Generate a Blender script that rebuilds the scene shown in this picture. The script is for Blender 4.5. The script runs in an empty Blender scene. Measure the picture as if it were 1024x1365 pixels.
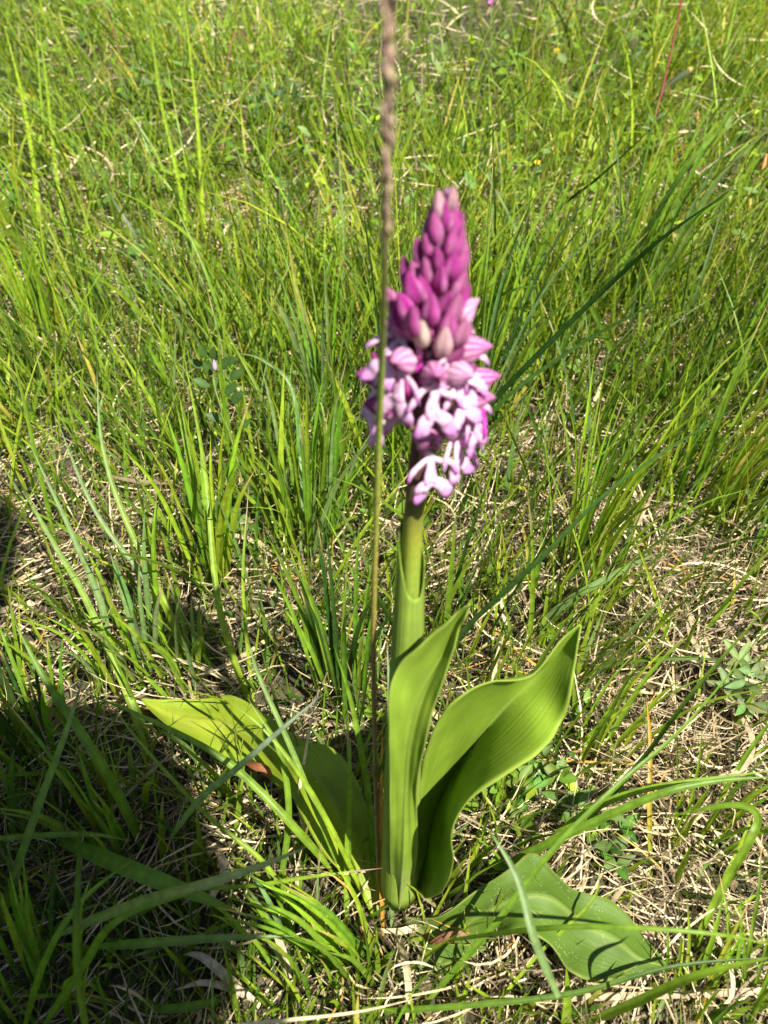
import bpy, math, random
import numpy as np
from mathutils import Vector, Matrix

random.seed(7)
rng = np.random.default_rng(11)
C = bpy.context.scene.collection
SC = bpy.context.scene

# ------------------------------------------------------------------ camera
CAM = Vector((0.0, -0.262, 0.517))
PITCH = math.radians(42.0)
cd = bpy.data.cameras.new('camera')
cam = bpy.data.objects.new('camera', cd)
C.objects.link(cam)
cam.location = CAM
cam.rotation_euler = (math.radians(90) - PITCH, 0, 0)
cd.sensor_fit = 'VERTICAL'
cd.sensor_height = 36.0
cd.lens = 36.0
cd.clip_start = 0.01
cd.clip_end = 400.0
cd.dof.use_dof = True
cd.dof.focus_distance = 0.60
cd.dof.aperture_fstop = 14.0
SC.camera = cam

# ------------------------------------------------------------------ sky and sun
SUN = Vector((0.34, -0.45, 0.80)).normalized()
el = math.asin(SUN.z)
az = math.atan2(SUN.x, SUN.y)
w = bpy.data.worlds.new('World')
SC.world = w
w.use_nodes = True
nt = w.node_tree
sky = nt.nodes.new('ShaderNodeTexSky')
sky.sky_type = 'NISHITA'
sky.sun_disc = False
sky.sun_elevation = el
sky.sun_rotation = az
bg = nt.nodes['Background']
bg.inputs['Strength'].default_value = 0.055
nt.links.new(sky.outputs[0], bg.inputs[0])
sl = bpy.data.lights.new('sun', 'SUN')
sl.energy = 5.0
sl.angle = math.radians(0.53)
sl.color = (1.0, 0.95, 0.86)
so = bpy.data.objects.new('sun', sl)
C.objects.link(so)
so.location = SUN * 5
so.rotation_euler = SUN.to_track_quat('Z', 'Y').to_euler()
SC.view_settings.view_transform = 'Standard'
SC.view_settings.look = 'None'
SC.view_settings.gamma = 1.0
SC.view_settings.use_curve_mapping = False
SC.view_settings.exposure = 1.45
SC.cycles.use_denoising = True
SC.cycles.max_bounces = 8
SC.cycles.transmission_bounces = 6
SC.cycles.diffuse_bounces = 4

# ------------------------------------------------------------------ helpers
FW = Vector((0, math.cos(PITCH), -math.sin(PITCH)))
UP = Vector((0, math.sin(PITCH), math.cos(PITCH)))
RT = Vector((1, 0, 0))

def ray(px, py):
    return FW + RT * ((px - 512) / 1365.0) + UP * ((682.5 - py) / 1365.0)

def PZ(px, py, z):
    d = ray(px, py)
    return CAM + d * ((z - CAM.z) / d.z)

def PY(px, py, y):
    d = ray(px, py)
    return CAM + d * ((y - CAM.y) / d.y)

def ground_h(x, y):
    return (0.006 * np.sin(x * 9.1 + 1.3) * np.cos(y * 7.3 + 0.4) + 0.004 * np.sin(x * 21 + y * 17)
            + 0.02 * np.sin(x * 1.3 + 0.5) * np.sin(y * 1.1))- 0.004

_ph = rng.uniform(0, 6.28, (6, 12))
_fr = rng.normal(0, 1, (6, 12, 2))

def noise2(x, y, k, scale):
    s = 0
    for i in range(12):
        s = s + np.sin((x * _fr[k, i, 0] + y * _fr[k, i, 1]) * scale + _ph[k, i])
    return s / math.sqrt(24) * 1.2       # roughly N(0,.85)

def tag(o, label=None, cat=None, group=None, kind=None):
    if label: o['label'] = label
    if cat: o['category'] = cat
    if group: o['group'] = group
    if kind: o['kind'] = kind
    return o

def empty(name, loc, label, cat, group=None):
    o = bpy.data.objects.new(name, None)
    o.empty_display_size = 0.02
    o.location = loc
    C.objects.link(o)
    return tag(o, label, cat, group)

def link(name, me, mat, parent=None):
    o = bpy.data.objects.new(name, me)
    C.objects.link(o)
    if mat and not me.materials:
        me.materials.append(mat)
    if parent is not None:
        o.parent = parent
        p = parent
        off = Vector((0, 0, 0))
        while p is not None:
            off += p.location
            p = p.parent
        o.location = -off                # meshes are written in world metres
    return o

def mesh(name, verts, faces, cols=None, smooth=True):
    me = bpy.data.meshes.new(name)
    me.from_pydata([tuple(v) for v in verts], [], faces)
    if cols is not None:
        at = me.attributes.new('col', 'FLOAT_COLOR', 'POINT')
        a = np.ones((len(verts), 4), np.float32)
        a[:, :3] = np.asarray(cols, np.float32)[:, :3]
        at.data.foreach_set('color', a.ravel())
    if smooth:
        me.polygons.foreach_set('use_smooth', [True] * len(me.polygons))
    me.update()
    return me

def npmesh(name, V, Q, col):
    me = bpy.data.meshes.new(name)
    n, m = len(V), len(Q)
    me.vertices.add(n)
    me.vertices.foreach_set('co', V.astype(np.float32).ravel())
    me.loops.add(m * 4)
    me.loops.foreach_set('vertex_index', Q.astype(np.int32).ravel())
    me.polygons.add(m)
    me.polygons.foreach_set('loop_start', np.arange(0, m * 4, 4, dtype=np.int32))
    me.polygons.foreach_set('use_smooth', np.ones(m, bool))
    at = me.attributes.new('col', 'FLOAT_COLOR', 'POINT')
    a = np.ones((n, 4), np.float32)
    a[:, :3] = col
    at.data.foreach_set('color', a.ravel())
    me.update(calc_edges=True)
    return me

def spline(pts, n):
    """Catmull-Rom through pts (list of Vector), n samples."""
    P = [Vector(p) for p in pts]
    P = [P[0] * 2 - P[1]] + P + [P[-1] * 2 - P[-2]]
    out = []
    m = len(P) - 3
    for i in range(n):
        t = i / (n - 1) * m
        k = min(int(t), m - 1)
        f = t - k
        a, b, c, d = P[k:k + 4]
        out.append(0.5 * ((2 * b) + (c - a) * f + (2 * a - 5 * b + 4 * c - d) * f * f + (3 * b - a - 3 * c + d) * f ** 3))
    return out

def lerp(a, b, t):
    return tuple(a[i] * (1 - t) + b[i] * t for i in range(3))

def ramp(stops, t):
    if t <= stops[0][0]: return stops[0][1]
    for (a, ca), (b, cb) in zip(stops, stops[1:]):
        if t <= b: return lerp(ca, cb, (t - a) / (b - a + 1e-9))
    return stops[-1][1]

# ------------------------------------------------------------------ materials
def nodes(name):
    m = bpy.data.materials.new(name)
    m.use_nodes = True
    t = m.node_tree
    t.nodes.clear()
    out = t.nodes.new('ShaderNodeOutputMaterial')
    return m, t, out

def leaf_mat(name, rough=0.45, trans=0.4, spec=0.5, tboost=(1.25, 1.15, 0.5), nscale=300, namp=0.35, stripes=0, bump=0.0, sheen=0.0):
    m, t, out = nodes(name)
    N = t.nodes.new
    L = t.links.new
    at = N('ShaderNodeAttribute'); at.attribute_name = 'col'
    tc = N('ShaderNodeTexCoord')
    no = N('ShaderNodeTexNoise'); no.inputs['Scale'].default_value = nscale; no.inputs['Detail'].default_value = 3
    L(tc.outputs['Object'], no.inputs['Vector'])
    mr = N('ShaderNodeMapRange')
    mr.inputs['From Min'].default_value = 0.3; mr.inputs['From Max'].default_value = 0.7
    mr.inputs['To Min'].default_value = 1 - namp; mr.inputs['To Max'].default_value = 1 + namp
    L(no.outputs['Fac'], mr.inputs['Value'])
    mul = N('ShaderNodeVectorMath'); mul.operation = 'SCALE'
    L(at.outputs['Color'], mul.inputs[0]); L(mr.outputs[0], mul.inputs['Scale'])
    colout = mul.outputs[0]
    hnode = no.outputs['Fac']
    if stripes:
        uv = N('ShaderNodeAttribute'); uv.attribute_name = 'uvw'
        sep = N('ShaderNodeSeparateXYZ'); L(uv.outputs['Vector'], sep.inputs[0])
        ma = N('ShaderNodeMath'); ma.operation = 'MULTIPLY'; ma.inputs[1].default_value = stripes
        L(sep.outputs['X'], ma.inputs[0])
        n2 = N('ShaderNodeTexNoise'); n2.noise_dimensions = '2D'; n2.inputs['Scale'].default_value = 1.0; n2.inputs['Detail'].default_value = 2
        cb = N('ShaderNodeCombineXYZ')
        L(ma.outputs[0], cb.inputs[0])
        m3 = N('ShaderNodeMath'); m3.operation = 'MULTIPLY'; m3.inputs[1].default_value = 1.6
        L(sep.outputs['Y'], m3.inputs[0]); L(m3.outputs[0], cb.inputs[1])
        L(cb.outputs[0], n2.inputs['Vector'])
        mr2 = N('ShaderNodeMapRange')
        mr2.inputs['From Min'].default_value = 0.3; mr2.inputs['From Max'].default_value = 0.7
        mr2.inputs['To Min'].default_value = 0.92; mr2.inputs['To Max'].default_value = 1.08
        L(n2.outputs['Fac'], mr2.inputs['Value'])
        mu2 = N('ShaderNodeVectorMath'); mu2.operation = 'SCALE'
        L(colout, mu2.inputs[0]); L(mr2.outputs[0], mu2.inputs['Scale'])
        colout = mu2.outputs[0]
        fk = N('ShaderNodeTexVoronoi'); fk.inputs['Scale'].default_value = 900
        L(tc.outputs['Object'], fk.inputs['Vector'])
        fn = N('ShaderNodeTexNoise'); fn.inputs['Scale'].default_value = 90; L(tc.outputs['Object'], fn.inputs['Vector'])
        fs = N('ShaderNodeMath'); fs.operation = 'MULTIPLY_ADD'; fs.inputs[1].default_value = -1.0; fs.inputs[2].default_value = 0.62
        L(fn.outputs['Fac'], fs.inputs[0])
        fa = N('ShaderNodeMath'); fa.operation = 'ADD'; L(fs.outputs[0], fa.inputs[0]); L(fk.outputs['Distance'], fa.inputs[1])
        fm = N('ShaderNodeMapRange'); fm.inputs['From Min'].default_value = 0.16; fm.inputs['From Max'].default_value = 0.24
        fm.inputs['To Min'].default_value = 0.55; fm.inputs['To Max'].default_value = 0.0
        L(fa.outputs[0], fm.inputs['Value'])
        fx = N('ShaderNodeMix'); fx.data_type = 'RGBA'; fx.inputs[7].default_value = (.42, .46, .22, 1)
        L(fm.outputs[0], fx.inputs['Factor']); L(colout, fx.inputs[6])
        colout = fx.outputs[2]
        hnode = n2.outputs['Fac']
    b = N('ShaderNodeBsdfPrincipled')
    b.inputs['Roughness'].default_value = rough
    b.inputs['Specular IOR Level'].default_value = spec
    L(colout, b.inputs['Base Color'])
    if bump:
        bp = N('ShaderNodeBump'); bp.inputs['Strength'].default_value = bump; bp.inputs['Distance'].default_value = 0.0006
        L(hnode, bp.inputs['Height']); L(bp.outputs[0], b.inputs['Normal'])
    tr = N('ShaderNodeBsdfTranslucent')
    tm = N('ShaderNodeVectorMath'); tm.operation = 'MULTIPLY'; tm.inputs[1].default_value = tboost
    L(colout, tm.inputs[0]); L(tm.outputs[0], tr.inputs['Color'])
    mx = N('ShaderNodeMixShader'); mx.inputs[0].default_value = trans
    L(b.outputs[0], mx.inputs[1]); L(tr.outputs[0], mx.inputs[2])
    L(mx.outputs[0], out.inputs['Surface'])
    return m

M_grass = leaf_mat('grass_green', 0.42, 0.45, 0.28, (1.25, 1.2, 0.4), 180, 0.25)
M_dull = leaf_mat('grass_dull', 0.7, 0.15, 0.06, (1.3, 1.2, 0.4), 180, 0.25)
M_straw = leaf_mat('dry_straw', 0.65, 0.2, 0.2, (1.0, 0.9, 0.7), 250, 0.3)
M_leaf = leaf_mat('orchid_leaf', 0.52, 0.33, 0.2, (1.2, 1.25, 0.4), 60, 0.12, stripes=26, bump=0.35)
M_stem = leaf_mat('orchid_stem', 0.5, 0.15, 0.25, (1.2, 1.1, 0.5), 400, 0.12)
M_petal = leaf_mat('orchid_petal', 0.62, 0.42, 0.15, (1.1, 0.85, 1.1), 900, 0.22)
M_culm = leaf_mat('dry_culm', 0.5, 0.1, 0.4, (1, 1, 1), 700, 0.3)
M_herb = leaf_mat('herb_leaf', 0.5, 0.35, 0.22, (1.3, 1.2, 0.5), 120, 0.2)

def ground_material():
    m, t, out = nodes('soil_and_moss')
    N = t.nodes.new; L = t.links.new
    tc = N('ShaderNodeTexCoord')
    n1 = N('ShaderNodeTexNoise'); n1.inputs['Scale'].default_value = 60; n1.inputs['Detail'].default_value = 8; n1.inputs['Roughness'].default_value = 0.7
    n2 = N('ShaderNodeTexNoise'); n2.inputs['Scale'].default_value = 5; n2.inputs['Detail'].default_value = 6
    L(tc.outputs['Object'], n1.inputs['Vector']); L(tc.outputs['Object'], n2.inputs['Vector'])
    r1 = N('ShaderNodeValToRGB')
    r1.color_ramp.elements[0].position = 0.35; r1.color_ramp.elements[0].color = (0.018, 0.012, 0.007, 1)
    r1.color_ramp.elements[1].position = 0.68; r1.color_ramp.elements[1].color = (0.13, 0.09, 0.05, 1)
    r2 = N('ShaderNodeValToRGB')
    r2.color_ramp.elements[0].position = 0.35; r2.color_ramp.elements[0].color = (0.03, 0.05, 0.01, 1)
    r2.color_ramp.elements[1].position = 0.7; r2.color_ramp.elements[1].color = (0.10, 0.15, 0.03, 1)
    L(n1.outputs['Fac'], r1.inputs[0]); L(n1.outputs['Fac'], r2.inputs[0])
    # beyond the modelled blades the sheet itself is meadow green
    ln = N('ShaderNodeVectorMath'); ln.operation = 'LENGTH'; L(tc.outputs['Object'], ln.inputs[0])
    mr = N('ShaderNodeMapRange'); mr.inputs['From Min'].default_value = 1.0; mr.inputs['From Max'].default_value = 3.5
    mr.inputs['To Min'].default_value = 0.25
    mr.inputs['To Max'].default_value = 0.9
    L(ln.outputs['Value'], mr.inputs['Value'])
    mx = N('ShaderNodeMix'); mx.data_type = 'RGBA'
    L(mr.outputs[0], mx.inputs['Factor']); L(r1.outputs[0], mx.inputs[6]); L(r2.outputs[0], mx.inputs[7])
    b = N('ShaderNodeBsdfPrincipled'); b.inputs['Roughness'].default_value = 0.95
    L(mx.outputs[2], b.inputs['Base Color'])
    bp = N('ShaderNodeBump'); bp.inputs['Distance'].default_value = 0.01; bp.inputs['Strength'].default_value = 1
    L(n1.outputs['Fac'], bp.inputs['Height']); L(bp.outputs[0], b.inputs['Normal'])
    L(b.outputs[0], out.inputs['Surface'])
    return m

# ------------------------------------------------------------------ ground
u = np.linspace(-1, 1, 261)
g = np.sinh(u * 6.0) / np.sinh(6.0) * 60.0
X, Y = np.meshgrid(g, g, indexing='xy')
Z = ground_h(X, Y) + 0.002 * noise2(X, Y, 0, 120) * (np.hypot(X, Y) < 2)
V = np.stack([X.ravel(), Y.ravel(), Z.ravel()], 1)
n = len(g)
ii, jj = np.meshgrid(np.arange(n - 1), np.arange(n - 1), indexing='xy')
a = (jj * n + ii).ravel()
Q = np.stack([a, a + 1, a + n + 1, a + n], 1)
me = npmesh('ground', V, Q, np.array([.1, .1, .1]))
tag(link('ground', me, ground_material()), kind='structure')

# ------------------------------------------------------------------ mass of blades
def ribbons(name, mat, base, L, W, az, lean, curl, twist, cA, cB, S=6, across=3, fold=0.35, bend=None, tip=None, prof=3.0, kind='stuff', flat0=0.55):
    Nn = len(L)
    t = np.linspace(0, 1, S + 1)[None, :]
    th = lean[:, None] + curl[:, None] * t ** 1.4
    a = az[:, None] + (0 if bend is None else bend[:, None] * t)
    T = np.stack([np.sin(th) * np.cos(a), np.sin(th) * np.sin(a), np.cos(th)], 2)
    step = (L / S)[:, None, None]
    P = np.zeros((Nn, S + 1, 3))
    P[:, 1:] = np.cumsum((T[:, :-1] + T[:, 1:]) * 0.5 * step, 1)
    P += base[:, None, :]
    gz = ground_h(P[..., 0], P[..., 1]) + 0.001
    P[..., 2] = np.maximum(P[..., 2], gz)
    s0 = np.stack([-np.sin(a) * np.ones_like(th), np.cos(a) * np.ones_like(th), np.zeros_like(th)], 2)
    nn = np.cross(T, s0)
    r = twist[:, None, None] * (0.35 + t[..., None])
    side = s0 * np.cos(r) + nn * np.sin(r)
    nrm = np.cross(T, side)
    wp = np.minimum(1, flat0 + 3 * t) * (1 - t ** prof)
    wp[:, -1] = 0.02
    hw = (W / 2)[:, None, None] * wp[..., None]
    if across == 3:
        R = np.stack([P - side * hw, P - nrm * hw * fold, P + side * hw], 2)
    else:
        R = np.stack([P - side * hw, P + side * hw], 2)
    k = across
    V = R.reshape(-1, 3)
    base_i = (np.arange(Nn) * (S + 1) * k)[:, None, None]
    si = (np.arange(S) * k)[None, :, None]
    ki = np.arange(k - 1)[None, None, :]
    a0 = base_i + si + ki
    Q = np.stack([a0, a0 + 1, a0 + k + 1, a0 + k], -1).reshape(-1, 4)
    tt = t[..., None] ** 0.8
    c = cA[:, None, :] * (1 - tt) + cB[:, None, :] * tt
    if tip is not None:
        tv = np.clip((t - (1 - tip[:, None])) / 0.12, 0, 1)[..., None] * (tip[:, None, None] > 0)
        c = c * (1 - tv) + np.array([0.42, 0.30, 0.13]) * tv
    col = np.repeat(c[:, :, None, :], k, 2).reshape(-1, 3)
    me = npmesh(name, V, Q, col)
    return tag(link(name, me, mat), kind=kind)

straw_spots = [(.168, .138, .09, 1.0), (.095, .33, .08, .8), (-.22, .25, .07, .8), (-.09, .07, .06, .6), (-.05, .70, .10, .7),
               (.25, .05, .10, .8), (.06, -.02, .10, .6), (.2, .30, .10, .5), (-.35, .6, .1, .7), (-.18, .42, .07, .6), (-.05, .45, .06, .5), (.5, .8, .12, .4), (-.26, .52, .07, .8), (-.42, .85, .12, .7), (.22, .55, .08, .6), (.36, .40, .07, .5), (.0, 1.0, .12, .5), (.30, .16, .08, .7), (-.12, .30, .05, .5)]

def strawness(x, y):
    s = 0
    for (a, b, r, k) in straw_spots:
        s = s + k * np.exp(-((x - a) ** 2 + (y - b) ** 2) / (r * r))
    return np.clip(.85 * s + 0.22 * noise2(x, y, 1, 14), 0, 1)

GREENS = np.array([[0.175, 0.27, 0.022], [0.12, 0.205, 0.016], [0.085, 0.16, 0.025], [0.15, 0.225, 0.065], [0.235, 0.32, 0.022], [0.05, 0.105, 0.012], [0.34, 0.31, 0.06]])

def green_cols(n, w=(.30, .25, .14, .08, .12, .07, .04)):
    k = rng.choice(len(GREENS), n, p=w)
    c = GREENS[k] * rng.uniform(0.8, 1.25, (n, 1))
    return c * rng.uniform(0.92, 1.08, (n, 3))

def scatter(n, x0, x1, y0, y1, keep):
    x = rng.uniform(x0, x1, n); y = rng.uniform(y0, y1, n)
    k = rng.uniform(0, 1, n) < keep(x, y)
    return x[k], y[k]

def lean_field(x, y):
    """preferred direction the grass leans to, and how much"""
    lx = 1.1 * np.tanh(x * 3.0 + 0.1) + 0.35 * noise2(x, y, 2, 5)
    ly = -0.15 + 0.4 * noise2(x, y, 3, 5)
    return lx, ly

def blades(name, x, y, L, W, S, across, straight=0.5, clear=True, w=(.30, .25, .14, .08, .12, .07, .04)):
    n = len(x)
    lx, ly = lean_field(x, y)
    ax = lx * 0.55 + rng.normal(0, 0.75, n); ay = ly * 0.55 + rng.normal(0, 0.75, n)
    az = np.arctan2(ay, ax)
    lean = np.clip(np.hypot(ax, ay) * 0.26, 0.03, 0.95)
    curl = np.abs(rng.normal(0, 1, n)) * 0.55 * straight + 0.05
    if clear:
        # short growth in front of and over the orchid's leaves
        # so that the plant stands open as it does in the photograph
        zone = (x > -.17) & (x < .15) & (y < 0.045) & (y > -.2)
        L = np.where(zone, np.minimum(L, rng.uniform(.02, .06, n)), L)
        z2 = (x > .10) & (x < .23) & (y < .01) & (y > -.2)
        L = np.where(z2, np.minimum(L, rng.uniform(.015, .035, n)), L)
        near = (y < 0.0)
        L = np.where(near & ~zone & ~z2, np.minimum(L, rng.uniform(.04, .13, n)), L)
        L = np.where((y < .12) & (y > .04) & (np.abs(x) < .2), np.minimum(L, rng.uniform(.05, .12, n)), L)
    base = np.stack([x, y, ground_h(x, y) - .002], 1)
    c = green_cols(n, w) * np.clip(1 + .30 * noise2(x, y, 1, 5)[:, None] * np.array([1.0, .8, .8]), .5, 1.5)
    tip = np.where(rng.uniform(0, 1, n) < .25, rng.uniform(.03, .25, n), 0)
    return ribbons(name, M_grass, base, L, W, az, lean, curl, rng.uniform(-1.6, 1.6, n), c * [0.9, .95, .9], c * [1.08, 1.03, 1.0], S=S, across=across,
                   bend=rng.normal(0, .25, n), tip=tip)

NEARW = (.30, .22, .10, .10, .20, .04, .04)
FARW = (.36, .20, .07, .06, .21, .03, .07)
# near grass
def keep_near(x, y):
    d = np.hypot(x - .007, y)
    k = np.clip(0.70 + 0.35 * noise2(x, y, 4, 20) + .25 * noise2(x, y, 2, 55) - 0.56 * strawness(x, y), 0.10, 1)
    k = np.where(d < .02, 0, k)
    return np.where((y < 0.03), k * 0.85 + .06, k)
x, y = scatter(27000, -.62, .62, -.16, .62, keep_near)
n = len(x)
print('near', n)
blades('meadow_grass', x, y, rng.uniform(.03, .11, n) * np.where(rng.uniform(0, 1, n) < .16, 1.6, 1) * (1 + .3 * noise2(x, y, 5, 6)).clip(.5, 1.6), rng.gamma(5, .00044, n).clip(.0008, .005), 7, 3, .8, True, NEARW)
# short fine undergrowth
x, y = scatter(16000, -.62, .62, -.18, .75, lambda x, y: np.clip(.7 - .6 * strawness(x, y), .1, 1) * (np.hypot(x - .007, y) > .02))
n = len(x)
blades('short_grass', x, y, rng.uniform(.02, .06, n), rng.uniform(.0008, .0022, n), 4, 2, 1.2)
# mid and far grass
def keep_mid(x, y):
    return np.clip(0.62 + 0.4 * noise2(x, y, 4, 12) + .25 * noise2(x, y, 2, 30) - 0.4 * strawness(x, y), 0.1, 1)
x, y = scatter(34000, -1.3, 1.3, .55, 1.5, keep_mid)
n = len(x)
blades('meadow_grass', x, y, rng.uniform(.03, .13, n) * np.where(rng.uniform(0, 1, n) < .12, 1.7, 1), rng.uniform(.0011, .0034, n), 5, 2, 1.3, False, FARW)
x, y = scatter(36000, -2.4, 2.4, 1.4, 3.6, keep_mid)
n = len(x)
blades('distant_grass', x, y, rng.uniform(.03, .13, n) * np.where(rng.uniform(0, 1, n) < .12, 1.7, 1), rng.uniform(.0016, .0042, n), 4, 2, 1.2, False, FARW)
x, y = scatter(26000, -6, 6, -4, 9, lambda x, y: ((y > 3.4) | (np.abs(x) > 1.2 + .0 * y) | (y < -1.2)) * 1.0 * (np.hypot(x, y) > 1.0))
n = len(x)
blades('distant_grass', x, y, rng.uniform(.10, .25, n), rng.uniform(.004, .008, n), 4, 2, .6, False)

# ------------------------------------------------------------------ straw litter
def litter(name, n0, x0, x1, y0, y1, lo, hi, w0, w1, zmax, S=5, dens=None):
    x, y = scatter(n0, x0, x1, y0, y1, dens)
    n = len(x)
    k = rng.uniform(0, 1, (n, 1))
    pale = np.array([0.56, 0.46, 0.28]); tan = np.array([0.42, 0.32, 0.17]); grey = np.array([0.20, 0.15, 0.095]); oran = np.array([.42, .24, .05])
    c = np.where(k < .52, pale, np.where(k < .72, tan, np.where(k < .975, grey, oran))) * rng.uniform(.65, 1.2, (n, 1))
    sw = noise2(x, y, 3, 7) * 1.2
    az = sw * 1.3 + noise2(x, y, 0, 30) + rng.normal(0, .55, n) + math.pi * (rng.uniform(0, 1, n) < .5)
    base = np.stack([x, y, ground_h(x, y) + rng.uniform(0.0, zmax, n) * rng.uniform(0, 1, n)], 1)
    return ribbons(name, M_straw, base, rng.uniform(lo, hi, n), rng.uniform(w0, w1, n), az, rng.uniform(1.15, 1.72, n), rng.normal(0, .5, n),
                   rng.uniform(-2, 2, n), c, c * 1.05, S=S, across=2, bend=rng.normal(0, 1.1, n), prof=6)
dl = lambda x, y: np.clip(.35 + .9 * strawness(x, y), .2, 1) * (np.hypot(x - .007, y) > .012)
litter('straw_litter', 42000, -.6, .6, -.2, .85, .015, .085, .0004, .0014, .022, dens=dl)
litter('straw_litter', 1100, -.6, .6, -.2, .9, .03, .10, .002, .0042, .018, S=7, dens=dl)
litter('straw_litter', 34000, -1.8, 1.8, .7, 2.8, .02, .075, .0008, .0024, .07, dens=lambda x, y: np.clip(.4 + .6 * strawness(x, y) + .2 * noise2(x, y, 1, 6), .1, 1))

x, y = scatter(52000, -.6, .6, -.2, .8, lambda x, y: .75 + 0 * x)
n = len(x)
c = np.where(rng.uniform(0, 1, (n, 1)) < .45, np.array([[.26, .19, .10]]), np.array([[.075, .05, .028]])) * rng.uniform(.5, 1.3, (n, 1))
L_ = rng.uniform(.002, .008, n)
ribbons('litter_crumbs', M_straw, np.stack([x, y, ground_h(x, y) + rng.uniform(0, .004, n)], 1), L_, L_ * rng.uniform(.2, .6, n), rng.uniform(0, 6.28, n), rng.uniform(.9, 1.9, n), rng.normal(0, .8, n),
        rng.uniform(-1.5, 1.5, n), c, c, S=2, across=2, prof=5)

# ------------------------------------------------------------------ low herb leaves and moss
def herbs(name, n0, x0, x1, y0, y1, s0, s1, zmax, dens):
    x, y = scatter(n0, x0, x1, y0, y1, dens)
    n = len(x)
    base = np.stack([x, y, ground_h(x, y) + rng.uniform(.002, zmax, n)], 1)
    c = green_cols(n, (.15, .30, .25, .12, .08, .10, 0))
    L = rng.uniform(s0, s1, n)
    return ribbons(name, M_herb, base, L, L * rng.uniform(.35, .6, n), rng.uniform(0, 6.28, n), rng.uniform(.7, 1.6, n), rng.uniform(0, .7, n), rng.uniform(-.8, .8, n),
                   c, c, S=4, across=3, fold=.3, prof=2.2, flat0=.15)
herbs('ground_herbs', 14000, -.6, .6, -.15, .8, .006, .016, .03, lambda x, y: np.clip(.12 + .5 * noise2(x, y, 5, 10) - .3 * strawness(x, y) + .9 * np.exp(-((x - .11) ** 2 + (y - .05) ** 2) / .004), 0, 1) * (np.hypot(x - .007, y) > .03))
herbs('ground_herbs', 30000, -1.8, 1.8, .6, 3.0, .008, .022, .08, lambda x, y: np.clip(.35 + .6 * noise2(x, y, 5, 5), 0, 1))
x, y = scatter(16000, -.3, .5, -.2, .35, lambda x, y: np.clip(.8 * noise2(x, y, 2, 24) - .5, 0, 1))
n = len(x)
c = np.array([0.20, 0.19, 0.02]) * rng.uniform(.5, 1.2, (n, 1))
ribbons('moss', M_herb, np.stack([x, y, ground_h(x, y)], 1), rng.uniform(.004, .010, n), rng.uniform(.001, .0022, n), rng.uniform(0, 6.28, n), rng.uniform(.1, 1.1, n), rng.uniform(0, .8, n), rng.uniform(-2, 2, n), c * .7, c * 1.2, S=2, across=2)

# ------------------------------------------------------------------ single blades one can point at
G_Y = (0.235, 0.335, 0.02); G_M = (0.115, 0.205, 0.018); G_D = (0.03, 0.068, 0.012); G_B = (0.15, 0.23, 0.075); G_L = (0.17, 0.27, 0.022); ST = (0.46, 0.37, 0.22)  # G_D is darkened to paint in the shade of blades turned from the sun

def blade_mesh(pts, width, c0, c1=None, roll=0.3, fold=0.35, n=22, tipc=None, blunt=False, base_n=None):
    c1 = c1 or c0
    P = spline(pts, n)
    V, F, K = [], [], []
    for i, p in enumerate(P):
        t = i / (n - 1)
        T = (P[min(i + 1, n - 1)] - P[max(i - 1, 0)]).normalized()
        vw = (CAM + Vector((.0, .0, .0)) - p).normalized() 
        if base_n == 'graze':
            vw = (vw - SUN * vw.dot(SUN) * 1.08).normalized()
        s = T.cross(vw).normalized()
        nn = T.cross(s).normalized()
        r = roll * (1 - 1.6 * t)
        sd = s * math.cos(r) + nn * math.sin(r)
        nr = T.cross(sd)
        wv = min(1, .6 + 2.5 * t) * (1 - t ** 3.2) if not blunt else min(1, .8 + t)
        hw = width / 2 * max(wv, .03)
        V += [p - sd * hw, p - sd * hw * .5 + nr * hw * fold * .5, p + nr * hw * fold, p + sd * hw * .5 + nr * hw * fold * .5, p + sd * hw]
        c = lerp(c0, c1, t)
        if tipc and t > .8: c = lerp(c, tipc, min(1, (t - .8) / .1))
        cm = tuple(v * 1.18 for v in c)
        K += [c, c, cm, c, c]
        if i:
            b = (i - 1) * 5
            F += [(b + k, b + k + 1, b + k + 6, b + k + 5) for k in range(4)]
    return mesh('grass_blade', V, F, K)

def blade(pts, width, c0, label, c1=None, roll=.3, tipc=None, fold=.35, name='single_grass_blade', cat='grass blade', mat=None, blunt=False):  # each grass object is one lone blade, not a whole plant
    """pts: (pixel x, pixel y, height above the ground in m), root first"""
    P = [PZ(a, b, z) for (a, b, z) in pts]
    width *= .86
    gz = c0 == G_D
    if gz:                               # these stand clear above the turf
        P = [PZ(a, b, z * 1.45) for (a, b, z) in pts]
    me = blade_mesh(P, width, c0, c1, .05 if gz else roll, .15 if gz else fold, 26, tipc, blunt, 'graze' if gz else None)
    o = link(name, me, mat or (M_dull if gz else M_grass))
    return tag(o, label, cat)

BR = (0.30, 0.16, 0.07)
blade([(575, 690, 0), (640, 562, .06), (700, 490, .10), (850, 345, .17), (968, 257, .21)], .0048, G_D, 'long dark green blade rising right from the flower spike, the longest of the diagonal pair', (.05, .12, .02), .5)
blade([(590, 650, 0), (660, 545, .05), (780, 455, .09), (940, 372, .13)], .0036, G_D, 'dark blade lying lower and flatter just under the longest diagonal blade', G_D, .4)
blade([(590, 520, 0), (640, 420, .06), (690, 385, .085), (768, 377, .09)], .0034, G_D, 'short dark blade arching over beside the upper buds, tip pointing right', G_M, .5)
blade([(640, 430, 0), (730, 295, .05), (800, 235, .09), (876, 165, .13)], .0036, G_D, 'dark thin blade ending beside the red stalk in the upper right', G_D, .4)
blade([(800, 420, 0), (900, 245, .10), (960, 170, .13), (1030, 70, .17)], .0055, G_D, 'dark blade running off the right edge near the top corner', G_M, .3)
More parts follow.
